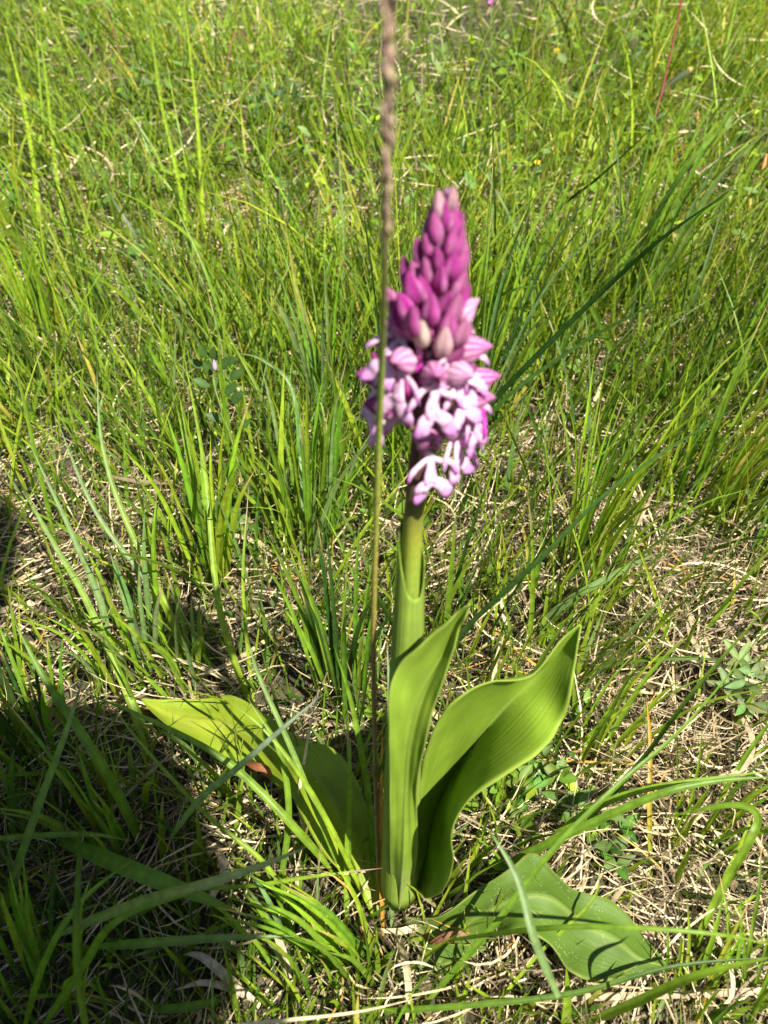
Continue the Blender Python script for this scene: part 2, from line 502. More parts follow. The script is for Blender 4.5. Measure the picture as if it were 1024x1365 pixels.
blade([(700, 400, 0), (705, 280, .07), (725, 170, .11), (740, 75, .15)], .0030, G_D, 'upright dark needle-like blade with its tip above the right buds', G_M, .3)
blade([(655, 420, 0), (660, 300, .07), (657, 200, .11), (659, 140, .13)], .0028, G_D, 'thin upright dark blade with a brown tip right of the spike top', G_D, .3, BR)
blade([(548, 1362, .004), (600, 1300, .03), (665, 1226, .06), (738, 1132, .09), (824, 1046, .11), (920, 960, .12), (1040, 815, .13)], .0036, G_M, 'very long blade crossing the lower right leaf and leaving at the right edge', G_M, .4)
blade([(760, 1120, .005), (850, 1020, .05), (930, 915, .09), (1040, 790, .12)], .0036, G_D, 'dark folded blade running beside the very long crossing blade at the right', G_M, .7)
blade([(700, 1150, .005), (780, 1085, .05), (870, 1050, .07), (1040, 1026, .08)], .0048, G_M, 'upper of two broad blades bending out to the right edge', G_L, .3)
blade([(640, 1170, .005), (740, 1120, .05), (870, 1062, .085), (950, 1042, .09), (1040, 1035, .09)], .0050, G_M, 'lower of two broad blades bending out to the right edge', G_M, .3)
blade([(925, 1262, .005), (960, 1190, .03), (1000, 1120, .06), (1010, 1088, .065), (985, 1073, .065), (930, 1080, .055), (880, 1092, .04)], .0050, G_L, 'kinked light green blade folded back on itself at the right edge', G_M, .2)
blade([(780, 1365, .01), (850, 1335, .06), (930, 1300, .10), (1045, 1272, .12)], .0052, G_L, 'broad blurred blade rising to the right in the bottom corner', G_L, .3)
blade([(600, 1253, .03), (720, 1238, .10), (830, 1236, .12), (960, 1246, .12), (1040, 1262, .10)], .0028, G_M, 'thin blurred blade lying level across the lower right leaf', G_L, .3)
blade([(470, 1350, .005), (600, 1342, .03), (760, 1325, .04), (900, 1288, .05), (1045, 1275, .05)], .0034, G_M, 'flat lying blade under the tip of the lower right leaf', G_D, .3)
blade([(640, 1365, .005), (720, 1270, .03), (790, 1200, .05), (800, 1150, .06)], .0020, G_Y, 'thin yellowish blade standing before the lower right leaf', G_L, .2)
blade([(745, 1330, .14), (712, 1250, .16), (690, 1170, .17), (652, 1105, .18)], .0036, G_B, 'pale blurred blade hanging before the lower right leaf near its fold', G_B, .3)
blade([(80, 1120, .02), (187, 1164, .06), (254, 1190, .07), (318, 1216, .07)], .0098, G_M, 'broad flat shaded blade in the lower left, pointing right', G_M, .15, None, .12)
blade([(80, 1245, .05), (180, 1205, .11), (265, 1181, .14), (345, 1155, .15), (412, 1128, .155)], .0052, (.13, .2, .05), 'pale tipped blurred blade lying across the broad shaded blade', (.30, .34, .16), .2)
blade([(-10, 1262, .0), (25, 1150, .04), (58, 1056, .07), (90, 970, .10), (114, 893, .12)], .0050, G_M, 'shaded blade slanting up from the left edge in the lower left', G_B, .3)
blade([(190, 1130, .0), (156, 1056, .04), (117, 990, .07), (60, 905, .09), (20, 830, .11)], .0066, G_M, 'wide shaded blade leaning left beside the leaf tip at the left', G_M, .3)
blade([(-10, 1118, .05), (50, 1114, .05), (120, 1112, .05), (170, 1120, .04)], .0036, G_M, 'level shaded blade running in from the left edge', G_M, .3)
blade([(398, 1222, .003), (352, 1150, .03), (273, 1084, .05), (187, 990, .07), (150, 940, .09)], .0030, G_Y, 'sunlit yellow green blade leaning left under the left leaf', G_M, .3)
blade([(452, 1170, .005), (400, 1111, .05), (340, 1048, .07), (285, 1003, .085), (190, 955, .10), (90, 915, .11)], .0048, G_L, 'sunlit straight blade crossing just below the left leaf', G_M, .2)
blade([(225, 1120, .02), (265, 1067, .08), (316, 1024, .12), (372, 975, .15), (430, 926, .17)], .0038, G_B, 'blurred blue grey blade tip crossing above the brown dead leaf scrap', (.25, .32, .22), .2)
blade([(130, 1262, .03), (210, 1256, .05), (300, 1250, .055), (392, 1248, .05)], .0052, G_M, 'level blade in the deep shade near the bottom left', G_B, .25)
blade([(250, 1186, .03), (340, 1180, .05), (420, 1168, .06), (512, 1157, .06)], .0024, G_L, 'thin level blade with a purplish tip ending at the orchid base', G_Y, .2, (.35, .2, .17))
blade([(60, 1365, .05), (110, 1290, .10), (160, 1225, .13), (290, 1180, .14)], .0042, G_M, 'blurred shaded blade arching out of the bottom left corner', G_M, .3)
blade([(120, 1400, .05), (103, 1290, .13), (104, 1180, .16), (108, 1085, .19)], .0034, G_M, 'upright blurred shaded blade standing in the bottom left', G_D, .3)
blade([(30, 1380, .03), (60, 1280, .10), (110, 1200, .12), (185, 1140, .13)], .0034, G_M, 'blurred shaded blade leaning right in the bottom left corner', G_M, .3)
blade([(205, 1035, .0), (168, 920, .03), (113, 796, .06), (68, 718, .08), (-2, 592, .115)], .0052, G_Y, 'long sunlit blade whose lower half is shaded, leaning to the left edge', G_B, .3)
blade([(150, 905, .0), (137, 813, .04), (98, 716, .08), (37, 586, .13)], .0052, G_B, 'blue green blade leaning left beside the long half shaded blade', G_B, .3)
blade([(255, 880, .0), (211, 794, .04), (129, 684, .08), (74, 555, .13)], .0044, G_B, 'blue green blade with a fine tip, third from the left edge at mid height', G_B, .3)
blade([(262, 905, .0), (227, 817, .04), (164, 684, .09), (136, 590, .12), (129, 495, .15)], .0042, G_Y, 'bright curved blade standing left of the vetch plant', G_B, .3)
blade([(340, 950, .0), (312, 880, .03), (289, 790, .06), (273, 626, .11), (243, 460, .15)], .0050, G_Y, 'tall bright blade rising past the vetch plant', G_L, .3)
blade([(338, 935, .0), (328, 840, .04), (324, 762, .07), (332, 645, .11)], .0028, G_Y, 'thin upright yellow green blade with a pinkish tip right of the vetch', G_L, .3, (.4, .25, .18))
blade([(400, 760, .0), (402, 640, .05), (390, 520, .09), (350, 480, .11), (315, 470, .12)], .0034, G_B, 'blue green blade arching over to the left at mid height', G_B, .3)
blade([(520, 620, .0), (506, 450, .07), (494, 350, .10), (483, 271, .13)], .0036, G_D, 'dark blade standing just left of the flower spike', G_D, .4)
blade([(500, 1215, .0), (497, 1140, .03), (490, 1050, .06), (468, 935, .10), (445, 860, .13)], .0044, G_L, 'green blade rising left of the dry seed stalk from the orchid base', G_M, .4)
blade([(462, 1230, .0), (464, 1130, .04), (466, 1030, .08), (462, 958, .10)], .0040, G_L, 'blade with a withered brown tip standing before the left leaf', G_L, .2, (.45, .32, .2))
blade([(524, 1255, .0), (520, 1150, .04), (517, 1040, .08), (519, 930, .12), (516, 850, .14)], .0034, G_B, 'pale blue green blade pressed against the central orchid leaf', (.2, .28, .14), .4)
blade([(511, 1252, .0), (508, 1150, .035), (508, 1060, .06), (510, 960, .09)], .0028, (.40, .20, .035), 'thin withered orange blade standing by the orchid base', (.48, .23, .03), .2)
blade([(868, 1175, .0), (866, 1080, .03), (867, 990, .05), (862, 930, .065)], .0030, (.18, .26, .03), 'upright withered orange blade in the straw at the right', (.60, .25, .03), .2)
blade([(30, 380, .0), (52, 300, .03), (32, 140, .09), (2, 20, .14)], .0060, G_Y, 'bright yellow green blade at the left edge near the top', G_Y, .3)
blade([(285, 400, .0), (272, 300, .04), (262, 150, .10), (243, -20, .17)], .0052, G_Y, 'bright tall blade leaving the top edge on the left', G_Y, .3)
blade([(265, 400, .0), (240, 250, .06), (212, 120, .11), (200, 10, .15)], .0050, G_Y, 'bright tall blade left of the one that leaves the top edge', G_L, .3)
blade([(95, 360, .0), (75, 230, .06), (62, 110, .10), (50, 20, .13)], .0046, G_Y, 'bright upright blade second from the left edge near the top', G_L, .3)
blade([(700, 850, .0), (760, 800, .04), (830, 760, .06), (875, 738, .07)], .0060, G_B, 'blue green blade lying over the straw right of the central leaf tip', G_B, .2)
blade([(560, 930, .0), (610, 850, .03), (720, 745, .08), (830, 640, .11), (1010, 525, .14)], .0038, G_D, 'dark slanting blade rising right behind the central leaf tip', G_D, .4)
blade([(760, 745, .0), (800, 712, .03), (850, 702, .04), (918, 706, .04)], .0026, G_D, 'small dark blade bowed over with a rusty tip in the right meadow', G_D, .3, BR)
blade([(780, 892, .01), (850, 880, .03), (920, 878, .035), (985, 880, .03)], .0034, G_M, 'dark green blade lying level on the straw at the right', G_D, .3)
blade([(180, 1330, .003), (220, 1345, .02), (290, 1335, .02), (240, 1352, .01)], .005, G_M, 'small green leaf tip in the deep shade at the bottom', G_M, .3)
blade([(240, 1375, .10), (330, 1365, .10), (470, 1350, .08), (560, 1330, .06)], .0018, ST, 'thin straw crossing the bottom edge', ST, .2, name='straw', cat='straw', mat=M_straw)
blade([(640, 1338, .01), (760, 1330, .016), (900, 1326, .016), (1040, 1320, .014)], .0040, (.33, .26, .15), 'thick pale straw stem lying level along the bottom right', (.36, .28, .17), .3, name='straw', cat='straw', mat=M_straw, blunt=True)
blade([(330, 1330, .003), (300, 1300, .02), (268, 1275, .025), (245, 1272, .02)], .006, (.36, .29, .2), 'wide curled dead leaf in the shade near the bottom', (.36, .29, .2), .4, name='dead_leaf', cat='dead leaf', mat=M_straw)
blade([(345, 1335, .003), (310, 1318, .012), (270, 1310, .018), (232, 1320, .012)], .0045, (.38, .31, .22), 'pale dead leaf bent flat below the wide curled one', (.5, .42, .3), .4, name='dead_leaf', cat='dead leaf', mat=M_straw)
blade([(290, 1135, .003), (300, 1160, .02), (285, 1190, .02), (275, 1215, .01)], .006, (.5, .4, .26), 'papery dead leaf under the pale blurred blade tip', (.5, .4, .26), .5, name='dead_leaf', cat='dead leaf', mat=M_straw)
blade([(326, 1016, .046), (342, 1022, .050), (356, 1026, .050), (366, 1042, .040)],          .0055, (.20, .075, .03), 'curled rust brown dead leaf scrap below the left orchid leaf', (.26, .11, .05), .9, name='dead_leaf', cat='dead leaf', mat=M_straw)
blade([(575, 1258, .018), (595, 1250, .024), (612, 1246, .024), (640, 1238, .02)], .006, (.13, .05, .025), 'dark red brown scrap lying on the root of the lower right leaf', (.28, .17, .09), 1.0, name='dead_leaf', cat='dead leaf', mat=M_straw)
blade([(523, 1230, .0), (540, 1280, .02), (545, 1330, .02), (540, 1375, .01)], .0045, ST, 'pale curled dry strip below the orchid base', ST, .5, name='dead_leaf', cat='dead leaf', mat=M_straw)
blade([(560, 940, .004), (600, 860, .02), (690, 780, .05), (735, 700, .06)], .0012, ST, 'thin pale straw sticking up behind the central leaf tip', ST, .2, name='straw', cat='straw', mat=M_straw)

blade([(470, 1195, .0), (430, 1100, .05), (385, 990, .085), (345, 900, .11), (330, 850, .125)], .0036, G_L, 'lit blade crossing the waist of the left leaf and pointing up left', G_B, .4)
blade([(500, 1225, .0), (450, 1120, .05), (405, 1040, .08), (352, 972, .10), (300, 930, .11)], .0030, G_Y, 'narrow yellow green blade crossing the shaded half of the left leaf', G_L, .4)
blade([(430, 1160, .0), (400, 1080, .04), (408, 1000, .07), (425, 915, .09)], .0024, (.5, .42, .24), 'dry straw standing up behind the waist of the left leaf', (.5, .42, .26), .4, name='straw', cat='straw', mat=M_straw)
blade([(370, 1200, .0), (385, 1090, .05), (372, 1000, .08), (330, 930, .10)], .0040, G_M, 'mid green blade rising over the brown scrap on the left leaf', G_L, .5)

# tufts: one root, many blades
def tuft(label, px, py, n, h, spread, lean, w, cols, seed):
    r = random.Random(seed)
    b = PZ(px, py, 0); b.z = float(ground_h(b.x, b.y))
    root = empty('grass_tuft', b, label, 'grass tuft', 'grass tufts standing out of the meadow')
    for i in range(n):
        a = r.uniform(0, 6.283)
        rr = r.uniform(0, spread)
        s = b + Vector((math.cos(a) * rr * .5, math.sin(a) * rr * .5, 0))
        hh = h * r.uniform(.55, 1.05)
        out = Vector((math.cos(a), math.sin(a), 0)) * hh * r.uniform(.05, .32) + Vector((lean[0], lean[1], 0)) * hh * r.uniform(.5, 1.3)
        c = [x * r.uniform(.85, 1.2) for x in r.choice(cols)]
        tc = (.42, .28, .12) if r.random() < .25 else None
        th = r.uniform(0, 6.28)
        me = blade_mesh([s, s + out * .25 + Vector((0, 0, hh * .38)), s + out * .6 + Vector((0, 0, hh * .74)), s + out * 1.15 + Vector((0, 0, hh))],
                        w * r.uniform(.45, .95), tuple(c), None, r.uniform(-1.2, 1.2), .35, 12, tc)
        link('blade', me, M_grass, root)
    return root

tuft('bright yellow green tuft standing in the straw right of the flower spike', 765, 770, 26, .18, .035, (.14, -.02), .0032, [G_Y, G_Y, G_L, G_M], 1)
tuft('dark green tuft behind the orchid to the right of its buds', 640, 560, 26, .21, .04, (.20, .05), .0036, [G_M, G_B, G_L, G_D], 2)
tuft('broad bladed tuft with the vetch growing through it', 285, 790, 16, .14, .025, (-.03, 0), .0050, [G_L, G_M, G_Y], 3)
tuft('thick green tuft left of the dry seed stalk at mid height', 410, 720, 24, .15, .045, (.0, .05), .0040, [G_M, G_B, G_L, G_M], 4)
tuft('loose tuft in sun above the shaded corner at the left', 190, 900, 18, .11, .05, (-.10, .0), .0042, [G_L, G_B, G_Y], 5)
tuft('green tuft at the right edge at mid height', 920, 680, 24, .16, .05, (.25, .0), .0036, [G_M, G_L, G_Y], 6)
tuft('tall tuft at the left edge above the middle', 60, 470, 22, .14, .05, (-.15, .0), .0036, [G_Y, G_L, G_M], 7)
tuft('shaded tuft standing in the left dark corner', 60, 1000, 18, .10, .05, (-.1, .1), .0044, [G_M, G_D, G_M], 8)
tuft('dark tuft rising close behind the orchid leaves', 455, 950, 22, .14, .03, (-.03, .05), .0038, [G_M, G_D, G_L], 9)
tuft('narrow bladed tuft behind the spike near its left side', 430, 560, 22, .16, .04, (-.05, .0), .0034, [G_L, G_B, G_M], 10)
tuft('leaning tuft in the upper right meadow', 840, 430, 24, .20, .05, (.22, .0), .0040, [G_L, G_B, G_M], 11)
tuft('straggling tuft in front of the right straw patch', 930, 1120, 14, .09, .05, (.2, -.05), .0030, [G_L, G_Y, G_M], 12)
tuft('small sunny tuft at the foot of the tall right leaf', 660, 1110, 12, .05, .04, (.1, 0), .0030, [G_M, G_L], 13)
tuft('low tuft at the bottom edge before the orchid', 455, 1330, 12, .045, .04, (-.1, 0), .0034, [G_Y, G_L], 14)

tuft('long bladed tuft fanning left in the sun just before the left leaf', 470, 1290, 16, .085, .03, (-.55, .0), .0036, [G_Y, G_L, G_M], 15)
tuft('sparse tuft at the edge of the shade near the bottom', 395, 1290, 13, .07, .04, (-.25, .1), .0034, [G_L, G_M, G_B], 16)
tuft('thin tuft growing out of the straw at the bottom right', 925, 1345, 12, .06, .035, (.1, .2), .0028, [G_L, G_Y, G_M], 17)
tuft('tuft of thin blades in the bottom right corner', 1000, 1340, 13, .07, .03, (.1, .3), .0028, [G_L, G_M], 18)
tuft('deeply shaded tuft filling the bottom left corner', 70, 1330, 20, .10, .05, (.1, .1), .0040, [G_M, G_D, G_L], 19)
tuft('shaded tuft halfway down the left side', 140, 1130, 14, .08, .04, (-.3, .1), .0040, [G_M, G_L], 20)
tuft('wide bladed tuft just right of the tall right leaf', 800, 1010, 14, .10, .04, (.4, .0), .0034, [G_L, G_M, G_Y], 21)
tuft('sunny tuft behind the left leaf tip', 250, 905, 14, .09, .03, (-.15, .0), .0040, [G_Y, G_L, G_B], 22)
tuft('bright tuft against the left edge near the top', 30, 330, 16, .15, .04, (-.15, 0), .0042, [G_Y, G_L], 23)
tuft('pale tuft in the upper middle left of the dry stalk', 360, 360, 18, .12, .05, (-.05, 0), .0036, [G_L, G_B], 24)

# ------------------------------------------------------------------ tubes
def tube_mesh(name, pts, radii, cols, sides=10, n=None, bumps=None, flat=1.0):
    n = n or len(pts) * 4
    P = spline(pts, n)
    V, F, K = [], [], []
    ref = Vector((0.3, 1, 0.1)).normalized()
    for i, p in enumerate(P):
        t = i / (n - 1)
        T = (P[min(i + 1, n - 1)] - P[max(i - 1, 0)]).normalized()
        s = T.cross(ref).normalized(); q = T.cross(s).normalized()
        x = t * (len(radii) - 1); k = min(int(x), len(radii) - 2)
        r = radii[k] * (1 - x + k) + radii[k + 1] * (x - k)
        for j in range(sides):
            a = 2 * math.pi * j / sides
            rr = r * (1 + (bumps(t, a) if bumps else 0))
            V.append(p + s * math.cos(a) * rr + q * math.sin(a) * rr * flat)
            K.append(ramp(cols, t))
        if i:
            b = (i - 1) * sides
            F += [(b + j, b + (j + 1) % sides, b + sides + (j + 1) % sides, b + sides + j) for j in range(sides)]
    F.append(tuple(range(sides))[::-1]); F.append(tuple((n - 1) * sides + j for j in range(sides)))
    return mesh(name, V, F, K)

def ovoid_mesh(name, L, R, cols, grooves=0, depth=.12, pw=.75, rings=12, sides=14, colf=None, open_a=None):
    """pointed ovoid along +Z from the origin"""
    V, F, K = [], [], []
    for i in range(rings + 1):
        t = i / rings
        r = R * (math.sin(math.pi * min(t ** pw, 1)) ** .8 if 0 < t < 1 else .02)
        for j in range(sides):
            a = 2 * math.pi * j / sides
            g = 1 - depth * (abs(math.cos(grooves * a / 2)) ** 6 if grooves else 0)
            V.append(Vector((math.cos(a) * r * g, math.sin(a) * r * g, t * L)))
            K.append(colf(t, a) if colf else ramp(cols, t))
        if i:
            b = (i - 1) * sides
            F += [(b + j, b + (j + 1) % sides, b + sides + (j + 1) % sides, b + sides + j) for j in range(sides)]
    return mesh(name, V, F, K)

# ------------------------------------------------------------------ the orchid
BX = 0.0071
orchid = empty('orchid', (BX, 0, 0), 'military orchid in bloom with a purple spike and broad glossy leaves, standing in the centre', 'orchid')

def add(name, me, mat, parent=orchid):
    return link(name, me, mat, parent)

def loft(stations, name, nu=25, nv=64, ripple=.0006, seed=0, tint=(0.19, 0.29, 0.035), thick=.0006, spots=(), pleat=.004):
    Ls = spline([s[0] for s in stations], nv)
    Ms = spline([s[1] for s in stations], nv)
    Rs = spline([s[2] for s in stations], nv)
    r = random.Random(seed)
    ph = [r.uniform(0, 6.28) for _ in range(6)]
    V, F, K, U = [], [], [], []
    for i in range(nv):
        v = i / (nv - 1)
        Lp, Mp, Rp = Ls[i], Ms[i], Rs[i]
        T = (Ms[min(i + 1, nv - 1)] - Ms[max(i - 1, 0)])
        N = T.cross(Rp - Lp)
        N = N.normalized() if N.length > 1e-12 else Vector((0, -1, 0))
        wdt = (Rp - Lp).length
        for j in range(nu):
            s = -1 + 2 * j / (nu - 1)
            e = abs(s) ** 1.15                       # a crease at the midrib, gently curved halves
            p = Mp + ((Rp - Mp) if s > 0 else (Lp - Mp)) * e
            p = p + N * (wdt * .05 * math.sin(math.pi * abs(s)))
            p = p + N * (ripple * s * s * (math.sin(v * 23 + ph[0] + s) + .6 * math.sin(v * 41 + ph[1] * s)))
            p = p + N * (wdt * pleat * math.sin(s * 13 + ph[4] + .8 * math.sin(v * 5)) * min(1, v * 5))
            if abs(s) == 1: p = p + (Mp - p) * .012 * (1 + math.sin(v * 61 + ph[5]) * math.sin(v * 23))
            V.append(p)
            f = 1.0 + .10 * math.sin(v * 9 + ph[2] + s * 2) + .05 * math.sin(v * 31 + ph[3] + s * 9)
            c = tuple(x * f for x in tint)
            if abs(s) < .09: c = lerp(c, (.25, .34, .07), .35)
            if abs(s) > .97: c = lerp(c, (.30, .33, .08), .4)
            if v < .12: c = lerp((.32, .36, .13), c, v / .12)
            for (sv, ss, sr, sc) in spots:
                d = math.hypot((v - sv) * 2.2, s - ss)
                if d < sr: c = lerp(sc, c, (d / sr) ** 2)
            K.append(c); U.append((s, v, 0))
        if i:
            b = (i - 1) * nu
            F += [(b + j, b + j + 1, b + nu + j + 1, b + nu + j) for j in range(nu - 1)]
    me = mesh(name, V, F, K)
    at = me.attributes.new('uvw', 'FLOAT_VECTOR', 'POINT')
    at.data.foreach_set('vector', [x for q in U for x in q])
    o = add(name, me, M_leaf)
    sm = o.modifiers.new('thickness', 'SOLIDIFY'); sm.thickness = thick; sm.offset = 0
    return o

def stY(l, m, r, yl, ym, yr):
    return (PY(l[0], l[1], yl), PY(m[0], m[1], ym), PY(r[0], r[1], yr))
def stZ(l, m, r, zl, zm, zr):
    return (PZ(l[0], l[1], zl), PZ(m[0], m[1], zm), PZ(r[0], r[1], zr))

# central leaf
loft([stY((522, 1213), (532, 1216), (545, 1203), -.004, -.010, -.004),
      stY((519, 1135), (538, 1138), (557, 1132), -.011, -.014, -.010),
      stY((519, 1052), (540, 1052), (556, 1056), -.016, -.013, -.016),
      stY((518, 978), (546, 985), (567, 990), -.019, -.014, -.018),
      stY((521, 910), (561, 928), (584, 930), -.017, -.012, -.017),
      stY((560, 858), (588, 880), (604, 868), -.014, -.009, -.013),
      stY((598, 829), (605, 838), (616, 832), -.012, -.008, -.012),
      stY((626, 803), (627, 803), (628, 804), -.010, -.010, -.010)], 'leaf', seed=1, tint=(.20, .305, .03), ripple=.0008, pleat=.014)
# tall right leaf
loft([stY((538, 1206), (545, 1206), (556, 1202), -.002, .002, -.004),
      stY((552, 1162), (562, 1160), (592, 1187), -.002, .008, -.024),
      stY((553, 1110), (572, 1108), (605, 1150), .000, .014, -.033),
      stY((556, 1052), (590, 1058), (602, 1100), -.002, .018, -.032),
      stY((571, 990), (627, 1000), (645, 1052), -.004, .019, -.027),
      stY((602, 934), (667, 950), (716, 1008), -.004, .019, -.017),
      stY((655, 911), (702, 915), (749, 964), .000, .020, .000),
      stY((707, 901), (733, 884), (764, 905), .010, .022, .008),
      stY((741, 862), (754, 859), (770, 864), .018, .024, .016),
      stY((773, 832), (774, 832), (775, 833), .024, .024, .024)], 'leaf', seed=2, tint=(.195, .305, .026), ripple=.0009)
# lower right leaf, lying
loft([stZ((535, 1222), (540, 1236), (548, 1250), .010, .004, .006),
      stZ((583, 1222), (590, 1243), (583, 1288), .026, .016, .010),
      stZ((630, 1190), (637, 1222), (642, 1262), .038, .030, .018),
      stZ((680, 1157), (690, 1196), (690, 1240), .046, .042, .040),
      stZ((713, 1138), (733, 1196), (735, 1262), .042, .041, .038),
      stZ((765, 1184), (777, 1228), (762, 1300), .040, .038, .035),
      stZ((815, 1201), (822, 1252), (797, 1308), .036, .035, .032),
      stZ((857, 1243), (852, 1277), (842, 1302), .030, .032, .030),
      stZ((886, 1286), (888, 1288), (886, 1290), .027, .027, .027)], 'leaf', seed=3, tint=(.082, .145, .016), ripple=.0010,
     spots=((.13, .3, .22, (.25, .09, .04)),))
# left leaf: arches up, then droops out to the left
loft([stZ((499, 1216), (508, 1217), (516, 1207), .004, .002, .006),
      stZ((468, 1176), (484, 1152), (500, 1150), .018, .022, .026),
      stZ((428, 1134), (460, 1100), (492, 1086), .028, .044, .040),
      stZ((404, 1092), (436, 1052), (474, 1036), .040, .058, .050),
      stZ((388, 1062), (412, 1024), (444, 998), .046, .064, .052),
      stZ((368, 1046), (382, 1010), (402, 985), .044, .060, .048),
      stZ((338, 1024), (347, 988), (362, 957), .040, .048, .042),
      stZ((290, 1004), (300, 964), (312, 928), .036, .038, .036),
      stZ((245, 979), (252, 957), (264, 930), .036, .032, .034),
      stZ((212, 958), (217, 946), (224, 933), .034, .032, .033),
      stZ((187, 932), (188, 932), (189, 931), .034, .034, .034)], 'leaf', seed=4, tint=(.235, .31, .02), ripple=.0007,
     spots=((.56, -1, .12, (.40, .18, .07)), (.82, -.2, .6, (.29, .34, .03))))
# small folded leaf at the foot of the lower right one
loft([stZ((545, 1238), (550, 1246), (556, 1256), .004, .003, .003),
      stZ((575, 1256), (570, 1275), (560, 1292), .014, .010, .006),
      stZ((620, 1258), (608, 1285), (590, 1300), .020, .012, .006),
      stZ((650, 1262), (650, 1263), (648, 1264), .018, .018, .018)], 'leaf', seed=5, tint=(.09, .16, .025), nv=30)

axis_px = [(530, 1216), (538, 1000), (543, 870), (547, 770), (551, 700), (556, 640), (562, 560), (572, 440), (590, 330), (598, 252)]
axis = [PY(a, b, 0) for a, b in axis_px]
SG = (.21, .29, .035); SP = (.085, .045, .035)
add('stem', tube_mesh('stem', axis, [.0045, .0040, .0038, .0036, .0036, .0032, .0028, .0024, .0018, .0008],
                      [(0, (.22, .28, .08)), (.34, SG), (.42, (.24, .27, .03)), (.50, (.11, .10, .03)), (.56, SP), (.8, (.14, .06, .07)), (1, (.25, .10, .2))], 16, 70,  # dark olive stop paints in the spike's shade; above it the rachis is purple
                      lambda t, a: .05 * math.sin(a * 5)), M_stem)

# clasping sheath leaf round the stem, its mouth slanting from high at the left to low in front
def sheath(zpx, rad, seam, tint, drop, low):
    pts = [PY(a, b, 0) for a, b in zpx]
    n, m = 44, 44
    P = spline(pts, n)
    V, F, K, U = [], [], [], []
    for i in range(n):
        t = i / (n - 1)
        r = rad[0] * (1 - t) + rad[1] * t
        for j in range(m):
            f = j / (m - 1)
            a = seam + f * (2 * math.pi + .45)
            dr = drop * (.5 + .5 * math.cos(a - low)) ** 1.3
            tt = t
            c = P[i]
            z = c.z - dr * max(0, (t - .55) / .45) + (.0009 * math.sin(a * 5 + 1) + .0005 * math.sin(a * 11)) * max(0, t - .8) * 5
            cc = axis_at(z) if z > P[0].z else c
            rr = (rad[0] * (1 - t) + rad[1] * t) * (1 + .10 * f) * (1 + .035 * math.sin(3 * a + 1))
            V.append(Vector((c.x * .3 + cc.x * .7 + math.cos(a) * rr, math.sin(a) * rr, z)))
            k = tint if j not in (0, m - 1) else lerp(tint, (.34, .36, .12), .5)
            K.append(tuple(x * (1 + .06 * math.sin(a * 7)) for x in k)); U.append((f * 2 - 1, t, 0))
        if i:
            b = (i - 1) * m
            F += [(b + j, b + j + 1, b + m + j + 1, b + m + j) for j in range(m - 1)]
    me = mesh('sheath', V, F, K)
    at = me.attributes.new('uvw', 'FLOAT_VECTOR', 'POINT')
    at.data.foreach_set('vector', [x for q in U for x in q])
    o = add('sheath', me, M_leaf)
    sm = o.modifiers.new('thickness', 'SOLIDIFY'); sm.thickness = .00025; sm.offset = -1

def axis_at(z):
    for p, q in zip(axis, axis[1:]):
        if p.z <= z <= q.z:
            return p.lerp(q, (z - p.z) / (q.z - p.z))
    return axis[-1].copy()

sheath([(533, 1190), (537, 1050), (541, 930), (546, 820), (551, 700)], (.0092, .0047), math.radians(-82), (.25, .36, .05), .034, math.radians(-60))

MAG = (.44, .038, .29); MAGD = (.22, .018, .14); PINK = (.68, .32, .56); PALE = (.78, .62, .70); CREAM = (.68, .60, .44)
VIV = (.62, .03, .50)

def place(o, pos, direction, rollref=Vector((0, 0, 1))):
    """local +Z along direction"""
    z = direction.normalized()
    x = rollref.cross(z)
    x = x.normalized() if x.length > 1e-6 else Vector((1, 0, 0))
    y = z.cross(x)
    m = Matrix((x, y, z)).transposed().to_4x4()
    m.translation = pos - orchid.location
    o.matrix_basis = m

def bud_colf(seed, pale):
    r = random.Random(seed); ph = r.uniform(0, 6.28); d = r.uniform(.8, 1.15)
    def f(t, a):
        ridge = .5 + .5 * math.cos(3 * a + ph)
        c = lerp(tuple(x * d for x in MAG), PINK, .75 * ridge ** 2 * (1 - abs(t - .45) * 1.6) if abs(t - .45) < .6 else 0)
        c = lerp(c, MAGD, max(0, t - .65) * 1.6)
        if t < .25: c = lerp((.45, .40, .22), c, t / .25)
        v = .5 + .5 * math.sin(a * 15 + t * 3)
        c = lerp(c, MAGD, .45 * v * v * t)
        seam = abs(math.cos(1.5 * a)) ** 10
        c = lerp(c, MAGD, .6 * seam)
        return lerp(c, CREAM, pale)
    return f

def bud(pos, direction, L, R, seed, pale=0.0):
    r = random.Random(seed)
    me = ovoid_mesh('bud', L, R, None, 3, .26, r.uniform(.75, .95), 14, 24, bud_colf(seed, pale))
    # slight curve
    for v in me.vertices:
        t = v.co.z / L
        v.co.y += R * .5 * (t * t - t * .3)
    o = link('bud', me, M_petal); o.parent = orchid
    place(o, pos, direction)
    return o

